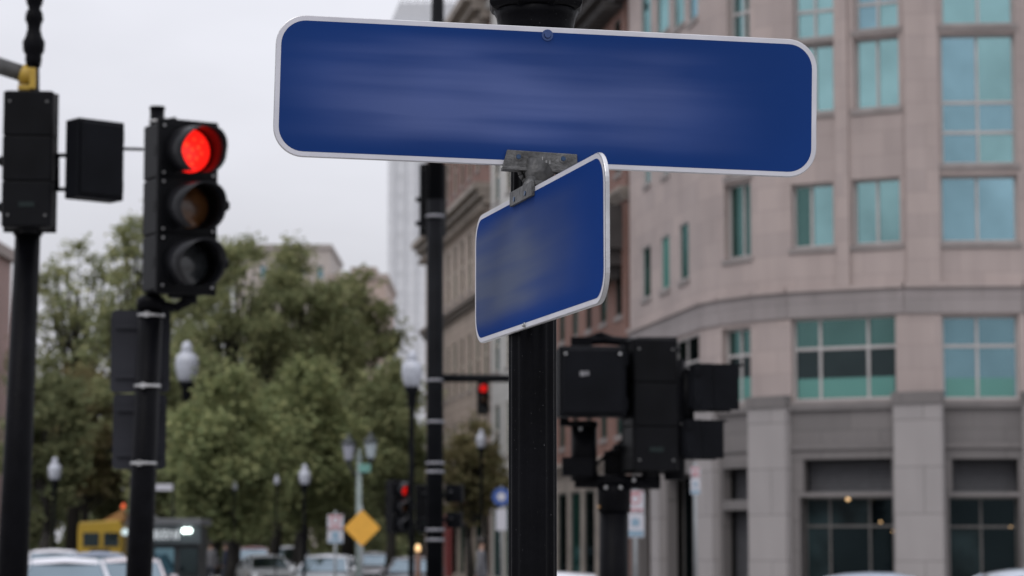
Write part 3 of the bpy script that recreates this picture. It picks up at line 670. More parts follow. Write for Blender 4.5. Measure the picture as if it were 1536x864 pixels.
# fluted black pole
PY = 4.475; px_c = PX(798,PY,520); pr = S(36,PY)
pole = thing('sign_pole', (px_c,PY,0), 'thick fluted black pole carrying the blue signs in the foreground', 'pole')
def axis(py): return (PX(802 if py < 400 else 798, PY, py), PY)
ax0 = px_c; z_sign = PZ(455,PY)
m = MB(); n_ = 96
m.lathe([(pr*1.9,0),(pr*1.9,.25),(pr*1.6,.32),(pr*1.3,.5),(pr*1.06,.62)], (ax0,PY,0), 32)
m.build('base', black, pole)
m = MB(); m.lathe([(pr*1.02,.6),(pr,1.2),(pr*1.0,z_sign-.02),(pr*.93,PZ(330,PY)),(pr*.90,PZ(240,PY)),(pr*.89,PZ(80,PY))], (ax0+.001,PY,0), n_, flute=.10, phase=0)
m.build('shaft', black, pole)
rn = S(58.5,PY); rb = S(74,PY); cx_ = PX(804,PY,20)
z = lambda y: PZ(y,PY)
M8 = dict(n=8, sm=False, phase=R(22.5))
m = MB(); m.lathe([(pr*.9,z(95)),(rn*.8,z(80)),(rn*1.0,z(60)),(rn*.99,z(42)),(rn*1.03,z(28)),(rn*1.12,z(19))], (cx_,PY,0), 24)
m.build('neck', black, pole)
m = MB(); m.lathe([(rn*1.1,z(20)),(rb*.98,z(15.5)),(rb*1.03,z(9)),(rb*1.04,z(-2))], (cx_,PY,0), **M8)
m.lathe([(rb*.99,z(-2)),(rb*1.0,z(-10)),(rb*1.07,z(-12)),(rb*1.07,z(-24)),(rb*.9,z(-32))], (cx_,PY,0), **M8)
m.build('collar', black, pole, bevel=.002)
m = MB(); m.lathe([(rb*.85,z(-30)),(rb*.7,z(-60)),(rb*.6,z(-120)),(rb*.66,z(-126)),(rb*.3,z(-150)),(.004,z(-170))], (cx_,PY,0), 24); m.build('finial', black, pole)
m = MB()
for zz in (z(150), z(75)): m.lathe([(pr*.97,zz-.008),(pr*.98,zz+.008)], (ax0,PY,0), 32)
m.box((ax0-.012, PY-pr-.02, z(150)-.01),(ax0+.012,PY-pr+.01,z(150)+.01)); m.box((ax0-.012, PY-pr-.02, z(75)-.01),(ax0+.012,PY-pr+.01,z(75)+.01))
m.build('strap', steel, pole)
m = MB(); t_ = T1((loc_in(T1,c1,u1,v1,hit(790,262,c1,n1))[0], y0-.012, -.008))
m.box((t_.x-.006,t_.y,t_.z-.05),(t_.x+.034,PY-pr*.8,t_.z+.02)); m.build('bracket_foot', black, pole)

# ------------------------------------------------------------------ traffic signals
lens_red = mat('red_lens_lit', (.7,.02,.01), .3, emit=(1,.012,.008), es=1.25)
lens_red_hot = mat('red_lens_core', (.8,.1,.03), .3, emit=(1,.035,.012), es=1.6)
lens_amber = mat('amber_lens', (.10,.042,.015), .25, var=.4, scale=14, coat=.3)
lens_green = mat('unlit_green_lens', (.03,.033,.036), .2, var=.4, scale=14, coat=.4)
sigblack = mat('signal_housing_black', (.0038,.004,.005), .45, var=.3, scale=4, spec=.09)
visblack = mat('visor_black', (.009,.0095,.012), .4, var=.3, scale=6, spec=.3)
def signal_proto(name, label, lit=True, sec=.355, W=.40, group='three lens traffic signals'):
    """front faces -Y, origin at the middle of the housing"""
    g = thing(name, (0,0,0), label, 'traffic signal', group)
    n = 3; Ht = sec*n; D = W*.68
    m = MB()
    for k in range(n):
        z0 = -Ht/2 + sec*k + .004; z1 = z0 + sec - .008
        m.prism([(-W/2,-D/2+.02),(-W/2*.97,D*.42),(-W/2*.9,D/2),(W/2*.9,D/2),(W/2*.97,D*.42),(W/2,-D/2+.02)], z0, z1)
    m.box((-W*.44,-D*.4,-Ht/2-.004),(W*.44,D*.4,Ht/2+.004)); m.box((-W/2-.006,-D/2-.004,-Ht/2-.02),(W/2+.006,-D/2+.03,Ht/2+.02))
    m.lathe([(W*.1,-Ht/2-.035),(W*.16,-Ht/2-.03),(W*.16,-Ht/2)], (0,0,0), 14)
    m.build('housing', sigblack, g, bevel=.008)
    m = MB(); m.box((-.06,D/2+.001,-Ht/2+.15),(.06,D/2+.006,-Ht/2+.19)); m.build('rating_plate', mat('rating_plate_dull', (.014,.02,.02), .6, spec=.1), g, bevel=.001)
    for sx in (-1,1):
        for zz in (-.42,.42): m = MB(); m.tube((sx*W*.36,D/2-.005,zz*Ht),(sx*W*.36,D/2+.008,zz*Ht),.012,.01,8); m.build('rear_bolt', mat('dull_bolt', (.14,.14,.14), .5, .6), g)
        for k in range(n):
            m = MB(); m.box((sx*W*.485-.012,-D/2+.03,-Ht/2+sec*(k+.5)-.035),(sx*W*.485+.012,-D/2+.075,-Ht/2+sec*(k+.5)+.035)); m.build('hinge', sigblack, g, bevel=.004)
    for k in range(n):
        zc = -Ht/2 + sec*(k+.5); r = sec*.405
        d = MB(); d.box((-W/2+.004,-D/2-.012,zc-sec/2+.006),(W/2-.004,-D/2+.022,zc+sec/2-.006))
        dd = d.build('door', sigblack, g, bevel=.007)
        d = MB()
        for sx, sz in ((-1,-1),(1,-1),(-1,1),(1,1)): d.tube((sx*W*.42,-D/2-.012,zc+sz*sec*.42),(sx*W*.42,-D/2-.02,zc+sz*sec*.42),.009,.007,8)
        d.build('screw', steel, dd)
        # lens, slightly domed
        Mx = Matrix.Rotation(R(90),4,'X'); l = MB()
        l.lathe([(r*.97,0.0),(r*.97,.012),(r*.9,.024),(r*.7,.04),(r*.4,.052),(.002,.056)], (0,-D/2-.008,zc), 28, M=Mx)
        mt = (lens_green, lens_amber, lens_red if lit else lens_green)[k]
        lo = l.build('lens', mt, g)
        if k == 2 and lit:
            e = MB()
            for (ax_, az_, rr) in ((-.25,.2,.16),(.3,.12,.13),(-.12,-.3,.15),(.1,.45,.1),(.22,-.35,.11),(0,0,.12),(-.45,-.1,.1),(.45,-.12,.1),(-.3,.5,.09),(-.4,-.42,.09),(.02,-.6,.1),(.5,.4,.08)):
                e.lathe([(r*rr,0),(r*rr*.7,.006),(.001,.009)], (ax_*r,-D/2-.008-.05*(1-.55*(ax_**2+az_**2)),zc+az_*r), 12, M=Mx)
            e.build('led_cluster', lens_red_hot, lo)
        # tunnel visor: open cylinder, cut away below
        v = MB(); N_ = 30; Lv = sec*.92; th = .004; R1 = r*1.07
        a0, a1 = R(-62), R(242); rings = []
        for (rr, off) in ((R1,0),(R1-th,0)):
            for yy in (0,1):
                pts = []
                for q in range(N_+1):
                    a = a0+(a1-a0)*q/N_; dep = Lv*(.72+.28*max(0,math.sin(a))) if yy else 0
                    sl = 0.10*dep
                    pts.append((rr*math.cos(a), -D/2-.012-dep, zc+rr*math.sin(a)-sl))
                rings.append(v.av(*pts))
        A,B,C_,D_ = rings
        for q in range(N_):
            v.face((A+q,A+q+1,B+q+1,B+q),0,sm=True); v.face((C_+q+1,C_+q,D_+q,D_+q+1),0,sm=True); v.face((B+q,B+q+1,D_+q+1,D_+q),0); v.face((A+q+1,A+q,C_+q,C_+q+1),0)
        for q in (0,N_): v.face((A+q,B+q,D_+q,C_+q),0)
        v.build('visor', visblack, g)
    d = MB()
    pass
    for zc in (-sec*.98, .02): d = MB(); d.tube((W/2-.01,-D/2-.02,zc),(W/2+.04,-D/2-.04,zc),.035,.042,12); d.tube((W/2+.04,-D/2-.04,zc),(W/2+.065,-D/2-.045,zc),.042,.025,12); d.build('latch_knob', sigblack, g)
    return g
def signal_at(proto, first, px, py, Y, rz, label, sc=1.):
    loc = P(px,py,Y)
    if first: proto.location = loc; proto.rotation_euler = (0,0,rz); proto.scale = (sc,)*3; proto['label'] = label; return proto
    return copy_tree(proto, loc, rz, label, sc)
proto = signal_proto('traffic_signal', 'x')
Y2 = 16
near = signal_at(proto, True, 268, 314, Y2, R(31), 'near traffic signal with glowing red light hanging left of the blue sign')
signal_at(proto, False, 44, 241, 14, R(184), 'traffic signal seen from behind on the leftmost pole', .71)
signal_at(proto, False, 976, 608, 16.5, R(196), 'traffic signal seen from behind in the cluster right of the fluted pole', .80)
signal_at(proto, False, 649, 299, 35.4, R(180), 'traffic signal mostly hidden behind the upper part of the mast pole', .92)
signal_at(proto, False, 595, 760, 55, R(40), 'small far traffic signal showing red beside the acorn lamp pole', 1.04)
signal_at(proto, False, 724, 598, 84, R(6), 'tiny far traffic signal showing red in front of the limestone building', .95)
signal_at(proto, False, 636, 762, 36, R(180), 'traffic signal seen from behind, low on the left of the mast pole', .60)
lens_far = mat('red_lens_far', (.6,.02,.01), .3, emit=(1,.012,.01), es=.5)
for o_ in [o for o in bpy.data.objects if o.get('category') == 'traffic signal' and o.location.y > 50]:
    for ch in children(o_):
        if ch.name.startswith('lens') and ch.data.materials[0] == lens_red:
            ch.data = ch.data.copy(); ch.data.materials[0] = lens_far
            for c2 in children(ch): bpy.data.objects.remove(c2)
# pedestrian heads
pm_ = mat('ped_housing', (.0045,.005,.0068), .5, var=.25, scale=4, spec=.07)
def ped_proto():
    g = thing('pedestrian_signal', (0,0,0), 'x', 'pedestrian signal', 'pedestrian signals')
    m = MB(); m.box((-.21,-.06,-.22),(.21,.14,.22)); m.box((-.19,.138,-.2),(.19,.17,.2)); 
    m.box((-.225,.06,-.18),(-.205,.12,-.1)); m.box((-.225,.06,.1),(-.205,.12,.18)); m.build('housing', pm_, g, bevel=.02)
    m = MB()
    for a,b in (((-.215,-.34,.195),(.215,-.062,.215)),((-.215,-.3,-.215),(-.2,-.062,.194)),((.2,-.3,-.215),(.215,-.062,.194))): m.box(a,b)
    m.build('visor', pm_, g)
    m = MB(); m.box((-.19,-.064,-.19),(.19,-.061,.19)); m.build('screen', lens_green, g)
    m = MB(); m.box((.05,.171,.03),(.08,.173,.06)); m.box((.025,.171,.035),(.045,.173,.06)); m.build('maker_label', mat('pale_label', (.16,.16,.17), .6), g)
    m = MB()
    for a in (-.17,.17): m.tube((a,.165,.17),(a,.176,.17),.009,n=8)
    m.build('bolt', steel, g)
    return g
pp = ped_proto()
def ped_at(first, px, py, Y, rz, label, sc):
    loc = P(px,py,Y)
    if first: pp.location = loc; pp.rotation_euler = (0,0,rz); pp.scale = (sc,)*3; pp['label'] = label; return pp
    return copy_tree(pp, loc, rz, label, sc)
ped_at(True, 886, 574, 16.3, R(183), 'square pedestrian signal seen from behind just right of the fluted pole', 1.02)
pb_ = ped_at(False, 138, 242, 14, R(-140), 'boxy pedestrian signal on the right of the leftmost pole', .7); pb_.scale = (.70,.70,1.0)
for ch in children(pb_):
    if ch.name.startswith(('maker_label','bolt','visor')): bpy.data.objects.remove(ch)
for yy_, lb_ in ((740,'upper'),(780,'lower')): ped_at(False, 681, yy_, 35.6, R(176), lb_+' small pedestrian signal on the right of the mast pole', .56 if yy_==740 else .5)
ped_at(False, 1055, 582, 16.6, R(96), 'upper of the two hooded pedestrian signals pointing right in the cluster', .69)
ped_at(False, 1040, 660, 16.6, R(98), 'lower of the two hooded pedestrian signals pointing right in the cluster', .58)

# ---- near signal pole (second from the left)
pA = P(208,864,Y2); pB = P(228,470,Y2); pT = P(232,160,Y2)
g = thing('signal_pole', (pA.x, Y2+.05, 0), 'black pole with dark sign backs holding the near red signal', 'pole')
foot = Vector((pA.x-.03, Y2+.02, 0)); rP = S(19.5,Y2)
m = MB(); top_ = P(226,452,Y2); top_.y = Y2+.02; m.lathe([(rP*1.9,0),(rP*1.8,.35),(rP*1.2,.5),(rP*1.1,.55)], foot, 24)
m.tube(foot+Vector((0,0,.5)), top_, rP*1.05, rP*.93, 28); m.lathe([(rP*1.15,0),(rP*1.15,.06),(rP*.7,.09)], top_-Vector((0,0,.05)), 24); m.build('shaft', black, g)
m = MB(); q0 = P(226,462,Y2); q1 = P(232,160,Y2); q0.y = q1.y = Y2+.12; m.tube(q0, q1, S(11,Y2), S(11,Y2), 20); m.lathe([(S(12,Y2),0),(S(12,Y2),.02)], q1, 20); m.build('pipe', black, g)
for yy in (178,196): m = MB(); c = P(231.5,yy,Y2); c.y = Y2+.12; m.lathe([(S(12.5,Y2),-.008),(S(12.5,Y2),.008)], c, 20); m.build('steel_band', steel, g)
for yy in (473,579,695):
    m = MB(); c = P(226-(yy-470)*.05,yy,Y2); c.y = Y2+.02; m.lathe([(rP*1.04,-.009),(rP*1.04,.009)], c, 28); m.box((c.x-.03,c.y-rP*1.04-.018,c.z-.016),(c.x+.0,c.y-rP*1.03,c.z+.016)); m.build('steel_band', steel, g)
m = MB(); a = P(232,455,Y2); b = P(262,462,Y2); c = P(290,448,Y2); m.path([a,b,c],.03,10); m.tube(P(284,455,Y2),P(284,440,Y2),.05,.05); m.build('bracket', black, g)
m = MB(); a = P(236,182,Y2); a.y += .08; b = P(262,178,Y2); b.y += .05; m.path([a,b],.022,8); m.build('bracket', black, g)
for (x0_,x1__,y0_,y1_,lb) in ((165,256,465,589,'upper dark sign back strapped to the near signal pole'),(168,250,591,704,'lower dark sign back strapped to the near signal pole')):
    a = P(x0_,y1_,Y2+.16); b = P(x1__,y0_,Y2+.16); h_ = thing('rear_facing_sign', ((a.x+b.x)/2,a.y,(a.z+b.z)/2), lb, 'sign', 'dark sign backs')
    m = MB(); W_, H_2 = b.x-a.x, b.z-a.z; cc = Vector(((a.x+b.x)/2, a.y, (a.z+b.z)/2))
    m.prism(rrect(W_,H_2,.03,5), 0, .004, ax=(0,2,1), M=Matrix.Translation(cc)); m.build('panel', darkgrey, h_)
    for zz in (-.3,.3): m = MB(); m.box((cc.x-W_*.42,cc.y-.02,cc.z+zz*H_2-.015),(cc.x+W_*.42,cc.y-.001,cc.z+zz*H_2+.015)); m.build('stiffener', darkgrey, h_)

# ---- leftmost pole
Y1 = 14.12; g = thing('signal_pole', (PX(21,Y1,864),Y1,0), 'thick black pole with ringed top at the left edge of the view', 'pole')
a = P(20,864,Y1); a.z = 0; a.x -= .03; b = P(42,345,Y1); r1 = S(23,Y1); r2 = S(19,Y1)
m = MB(); m.lathe([(r1*1.8,0),(r1*1.7,.4),(r1*1.15,.55)], a, 24); m.tube(a+Vector((0,0,.5)), b, r1*1.08, r2, 28); m.lathe([(r2*1.15,-.03),(r2*1.2,.0),(r2*1.0,.05)], b, 24)
c = P(48,100,Y1); m.tube(b, c, r2, S(11,Y1), 24); m.build('shaft', black, g)
m = MB(); base_ = P(50,100,Y1); d_ = Vector((-.004,0,0)); k = Y1/F
prof = [(11,0),(12,8),(13,11),(12,17),(16,24),(17,38),(13,46),(10,58),(11,66),(14,72),(13,82),(9,90),(12,97),(13.5,104),(13.5,150),(11,160),(9,260)]
m.lathe([(r*k, h*k) for r,h in prof], base_, 24); m.build('ringed_top', black, g)
m = MB(); m.tube(P(-120,60,Y1), P(42,113,Y1), S(14,Y1), S(12.5,Y1), 20); m.build('mast_arm', mat('weathered_grey_steel', (.10,.10,.10), .6, .2, var=.3), g)
m = MB(); q = P(48,116,Y1); dr = (P(42,113,Y1)-P(-120,60,Y1)).normalized(); m.tube(q-dr*.06, q+dr*.0, S(16,Y1), S(16,Y1), 20); m.cbox(P(37,132,Y1-.05),(.07,.05,.03)); m.cbox(P(49,118,Y1-.07),(.035,.03,.12)); m.build('clamp_ring', mat('yellow_paint', (.36,.23,.02), .5, var=.2), g, bevel=.004)
m = MB()
for yy in (233,284): m.tube(P(80,yy,14.05), P(110,yy,14.05), .012, .012, 8)
m.build('bracket', black, g)
m = MB(); m.tube(P(150,222,14.0), P(214,224,14.3), .009,.009,8); m.build('cable', black, g)
m = MB()
m.tube(P(86,233,14.05),P(86,284,14.05),.012,.012,8); m.build('bracket', black, g)
m = MB(); m.box(P(25,352,14.3)-Vector((0,.2,0)),P(60,343,14.3)); m.build('collar', black, g)
# ---- cluster right of the fluted pole
Y3 = 16.55; g = thing('signal_pole', (PX(919,Y3,860),Y3,0), 'black pole under the signal cluster with a narrow gold band', 'pole')
a = P(919,864,Y3); a.z = 0; b = P(921,735,Y3); r_ = S(22,Y3)
m = MB(); m.lathe([(r_*1.8,0),(r_*1.7,.4),(r_*1.2,.55)], a, 24); m.tube(a+Vector((0,0,.5)), b, r_*1.05, r_, 26); m.lathe([(r_*1.12,-.14),(r_*1.15,-.02),(r_*1.15,.03)], b, 24); m.build('shaft', black, g)
m = MB(); m.lathe([(r_*1.03,-.015),(r_*1.05,0),(r_*1.03,.015)], P(919,760,Y3), 24); m.build('gold_band', mat('gold_band', (.45,.22,.04), .3, .9), g)
m = MB(); y_ = Y3
m.path([P(862,722,y_),P(990,724,y_)],.045,12); m.path([P(876,722,y_),P(876,640,y_)],.085,14); m.cbox(P(922,700,y_+.16),(.14,.1,.2)); m.path([P(940,700,y_+.1),P(940,560,y_+.1)],.028,8); m.path([P(1012,540,y_),P(1012,720,y_)],.07,12); m.path([P(905,735,y_),P(890,700,y_+.1),P(936,660,y_+.1),P(950,620,y_)],.012,6); m.cbox(P(846,600,y_),(.06,.1,.34)); m.cbox(P(866,700,y_-.05),(.2,.12,.12)); m.cbox(P(940,524,y_),(.1,.12,.1)); m.path([P(856,522,y_),P(900,500,y_),P(950,520,y_)],.014,6); m.path([P(874,640,y_),P(874,632,y_)],.1,14)
m.path([P(976,724,y_),P(976,700,y_)],.06,12); m.path([P(1005,705,y_),P(1030,640,y_),P(1030,560,y_)],.05,12)
m.path([P(874,528,y_),P(870,512,y_),P(905,510,y_),P(960,514,y_),P(1000,512,y_),P(1016,530,y_)],.03,10); m.cbox(P(872,513,y_),(.14,.1,.06)); m.cbox(P(985,516,y_),(.26,.14,.08))
m.path([P(1014,560,y_),P(1035,560,y_)],.03,10); m.path([P(1014,665,y_),P(1035,665,y_)],.03,10); m.path([P(935,590,y_),P(950,590,y_)],.03,8)
m.build('bracket', black, g)
m = MB()
for (x,y) in ((871,527),(871,643),(951,720),(983,518),(937,598),(909,731),(931,731)):
    q = P(x,y,Y3-.14); m.tube(q, q+Vector((0,.04,0)), .011,.013,8)
m.build('bolt', mat('dull_steel', (.3,.3,.3), .5, .8), g)
# ---- tall mast pole
Y4 = 35; g = thing('mast_pole', (PX(652,Y4,860),Y4,0), 'tall black mast pole with steel bands and a side arm', 'pole')
a = P(652,864,Y4); a.z = 0; t_ = P(657.5,-60,Y4); m = MB(); m.lathe([(.22,0),(.2,.5),(.14,.6)],a,20); m.tube(a+Vector((0,0,.5)), P(653,300,Y4), S(13,Y4), S(12.5,Y4), 24); m.tube(P(653,300,Y4), t_, S(12.5,Y4), S(9,Y4), 24); m.build('shaft', blackfar, g)
for yy in (571,633,695,708,795,810,325): m = MB(); m.lathe([(S(14,Y4),-.02),(S(14,Y4),.02)], P(652.5,yy,Y4), 20); m.build('steel_band', mat('dull_band', (.25,.25,.27), .5, .6), g)
m = MB(); m.tube(P(655,567,Y4), P(800,568,Y4), S(6.5,Y4), S(5.5,Y4), 12); m.build('side_arm', blackfar, g)
for yy in (262,336): m = MB(); m.tube(P(646,yy,Y4), P(650,yy,Y4+.4), .03,.03,8); m.build('bracket', blackfar, g)
for yy in (742,780): m = MB(); m.tube(P(632,yy,Y4+.5), P(676,yy,Y4+.5), .03,.03,8); m.build('bracket', blackfar, g)
# far pole with an arm for the tiny signal
q = P(803,600,84); g = thing('mast_pole', (q.x,84.2,0), 'far black mast pole hidden behind the fluted pole with a thin arm to the left', 'pole')
m = MB(); m.tube((q.x,84.2,0),(q.x,84.2,P(0,545,84).z),.12,.09,14); m.build('shaft', blackfar, g); m = MB(); m.tube(P(803,556,84.2),P(722,574,84.2),.05,.04,8); m.build('side_arm', blackfar, g)

# ------------------------------------------------------------------ street lamps
globe = mat('frosted_lamp_glass', (.40,.42,.47), .3, var=.12, scale=7, spec=.5, coat=.3)
capm = mat('lamp_dark_metal', (.012,.018,.018), .5, var=.3)
def lamp_proto():
    """acorn lamp on a black fluted post; 1 unit = globe width .45 m, lamp bottom at z=0"""
    g = thing('street_lamp', (0,0,0), 'x', 'street lamp', 'acorn street lamps')
    m = MB(); m.lathe([(.13,0),(.17,.06),(.215,.22),(.225,.36),(.20,.50),(.12,.56),(.10,.60),(.11,.66),(.08,.74),(.02,.78)], (0,0,0), 20); m.build('lamp_globe', globe, g)
    m = MB(); m.lathe([(.205,.34),(.228,.352),(.205,.364)],(0,0,0),20); m.lathe([(.10,.585),(.125,.6),(.10,.615)],(0,0,0),16); m.build('band', mat('lamp_band', (.25,.27,.3), .5), g)
    m = MB(); m.lathe([(.06,-3.6),(.06,-1),(.055,-.35),(.10,-.25),(.09,-.12),(.15,-.06),(.15,.0),(.12,.02)], (0,0,0), 16); m.lathe([(.2,-3.95),(.19,-3.5),(.10,-3.35),(.06,-3.3)], (0,0,0), 16); m.build('post', blackfar, g)
    return g
lp = lamp_proto(); first = True
for (px, pyb, Y, sc, lb) in ((280,573,97,2.0,'large acorn street lamp with pale glass right of the near signal pole'),(618,581,54,1.0,'acorn street lamp just left of the tall mast pole'),(82,720,88,1.0,'small far acorn street lamp between the two left poles'),
    (457,727,76,.78,'small far acorn lamp on a black post left of the diamond sign'),(415,727,82,.4,'faint tiny acorn lamp among the trees at the middle'),(722,672,90,.85,'dim acorn lamp in front of the small browning tree'),(352,735,82,.36,'faintest tiny acorn lamp among the dark trees right of the kiosk')):
    loc = P(px,pyb,Y); o = lp if first else copy_tree(lp, label=lb)
    o.location = loc; o.scale = (sc,sc,sc); o['label'] = lb; first = False
    # posts reach the ground: stretch of each post is set on the post part
    for ch in children(o):
        if ch.name.startswith('post'): ch.scale = (1,1,(loc.z-.0)/sc/3.95)
# twin lantern post with street plates
Y5 = 62; a = P(539,690,Y5); g = thing('lantern_post', (a.x,Y5,0), 'grey green post with two glass lanterns and a finial', 'street lamp')
gm = mat('pale_green_grey_paint', (.20,.24,.23), .55, var=.15)
m = MB(); m.tube((a.x,Y5,0),(a.x,Y5,a.z+.05),.085,.06,14); m.lathe([(.16,0),(.15,.4),(.09,.5)],(a.x,Y5,0),14); m.lathe([(.07,a.z),(.1,a.z+.06),(.03,a.z+.12),(.05,a.z+.2),(.005,a.z+.3)],(a.x,Y5,0),12); m.build('post', gm, g)
m = MB()
for px in (523,556):
    b = P(px,694,Y5); m.path([Vector((a.x,Y5,b.z-.25)), Vector(((a.x*.4+b.x*.6),Y5,b.z-.28)), b],.03,8)
m.build('arm', capm, g)
for px, pyb, mt in ((523,691,mat('dim_lantern_glass', (.30,.31,.36), .3)),(556,688,mat('green_lantern_glass', (.33,.38,.40), .3))):
    b = P(px,pyb,Y5); m = MB(); m.lathe([(.07,0),(.10,.05),(.15,.36),(.15,.4)], b, 6, sm=False); l = m.build('lantern', mt, g)
    m = MB(); m.lathe([(.19,.39),(.17,.44),(.09,.52),(.05,.56),(.05,.62),(.01,.66)], b, 12); m.lathe([(.03,-.1),(.09,-.04),(.09,.01)], b, 10); m.build('cap', capm, l)
m = MB(); q = P(547,702,Y5-.1); m.box((q.x-.14,q.y,q.z-.1),(q.x+.14,q.y+.02,q.z+.1)); tag(m.build('street_plate', mat('green_plate', (.12,.28,.24), .5)), 'small green plate fixed near the top of the twin lantern post', 'sign')
# yellow diamond sign
q = P(543,792,58); sd2 = S(55,58)/2; g = thing('warning_sign', (q.x,q.y,0), 'blank yellow diamond warning sign on a thin grey post', 'sign')
m = MB(); Mx = Matrix.Translation(q) @ Matrix.Rotation(R(45),4,'Y'); side = sd2*math.sqrt(2); m.prism(rrect(side,side,.04,4), 0, .004, ax=(0,2,1), M=Mx); m.build('panel', mat('yellow_sheeting', (.72,.37,.045), .5, var=.05), g)
m = MB(); m.tube((q.x+.02,q.y+.05,0),(q.x-.02,q.y+.05,q.z+.5),.035,.035,8); m.build('post', mat('galvanised_post', (.26,.28,.29), .5, .5), g)
# parking signs
redw = mat('red_white_sheeting', (.45,.16,.17), .5); bluew = mat('blue_white_sheeting', (.22,.33,.42), .5)
def parking(name, label, px, y0, y1, Y, wpx, split):
    a = P(px-wpx/2,y1,Y); b = P(px+wpx/2,y0,Y); mz = P(px,split,Y).z; cx = (a.x+b.x)/2; g = thing(name, (cx,Y,0), label, 'sign', 'parking signs')
    for (z0,z1,mt,nm,acc_) in ((mz+.01,b.z,whitesheet,'upper_plate',redw),(a.z,mz-.01,whitesheet,'lower_plate',bluew)):
        m = MB(); W_=b.x-a.x; H_=z1-z0; m.prism(rrect(W_,H_,.03,4),0,.004,ax=(0,2,1),M=Matrix.Translation(Vector((cx,Y,(z0+z1)/2)))); pl = m.build(nm, mt, g)
        m = MB(); zc=(z0+z1)/2
        if nm=='upper_plate':      # red ring with slash
            for k in range(16):
                t0,t1=2*math.pi*k/16,2*math.pi*(k+1)/16; r0,r1_=W_*.22,W_*.32; cz=zc+H_*.12
                m.quad(*[(cx+r*math.cos(t),Y-.004,cz+r*math.sin(t)) for r,t in ((r0,t0),(r1_,t0),(r1_,t1),(r0,t1))])
            m.box((cx-W_*.42,Y-.006,z0+.02),(cx+W_*.42,Y-.003,z0+.06)); m.box((cx-W_*.42,Y-.006,z1-.05),(cx+W_*.42,Y-.003,z1-.02))
        else:
            m.tube((cx,Y-.006,zc+H_*.12),(cx,Y-.003,zc+H_*.12),W_*.25,n=16); m.box((cx-W_*.45,Y-.006,z0+.02),(cx+W_*.45,Y-.003,z0+H_*.28))
        m.build('marking', acc_, pl)
    m = MB(); m.tube((cx,Y+.03,0),(cx,Y+.03,b.z+.08),.03,n=8); m.build('post', MATS['galvanised_post'], g)
parking('parking_sign', 'red and blue parking plates on a post left of the diamond sign', 503, 772, 815, 56, 24, 795)
parking('parking_sign', 'red over blue parking plates on a post right of the signal cluster', 953, 736, 806, 48, 26, 769)
parking('parking_sign', 'narrow pale parking plate in front of the granite pillar', 1043, 700, 742, 52, 14, 716)

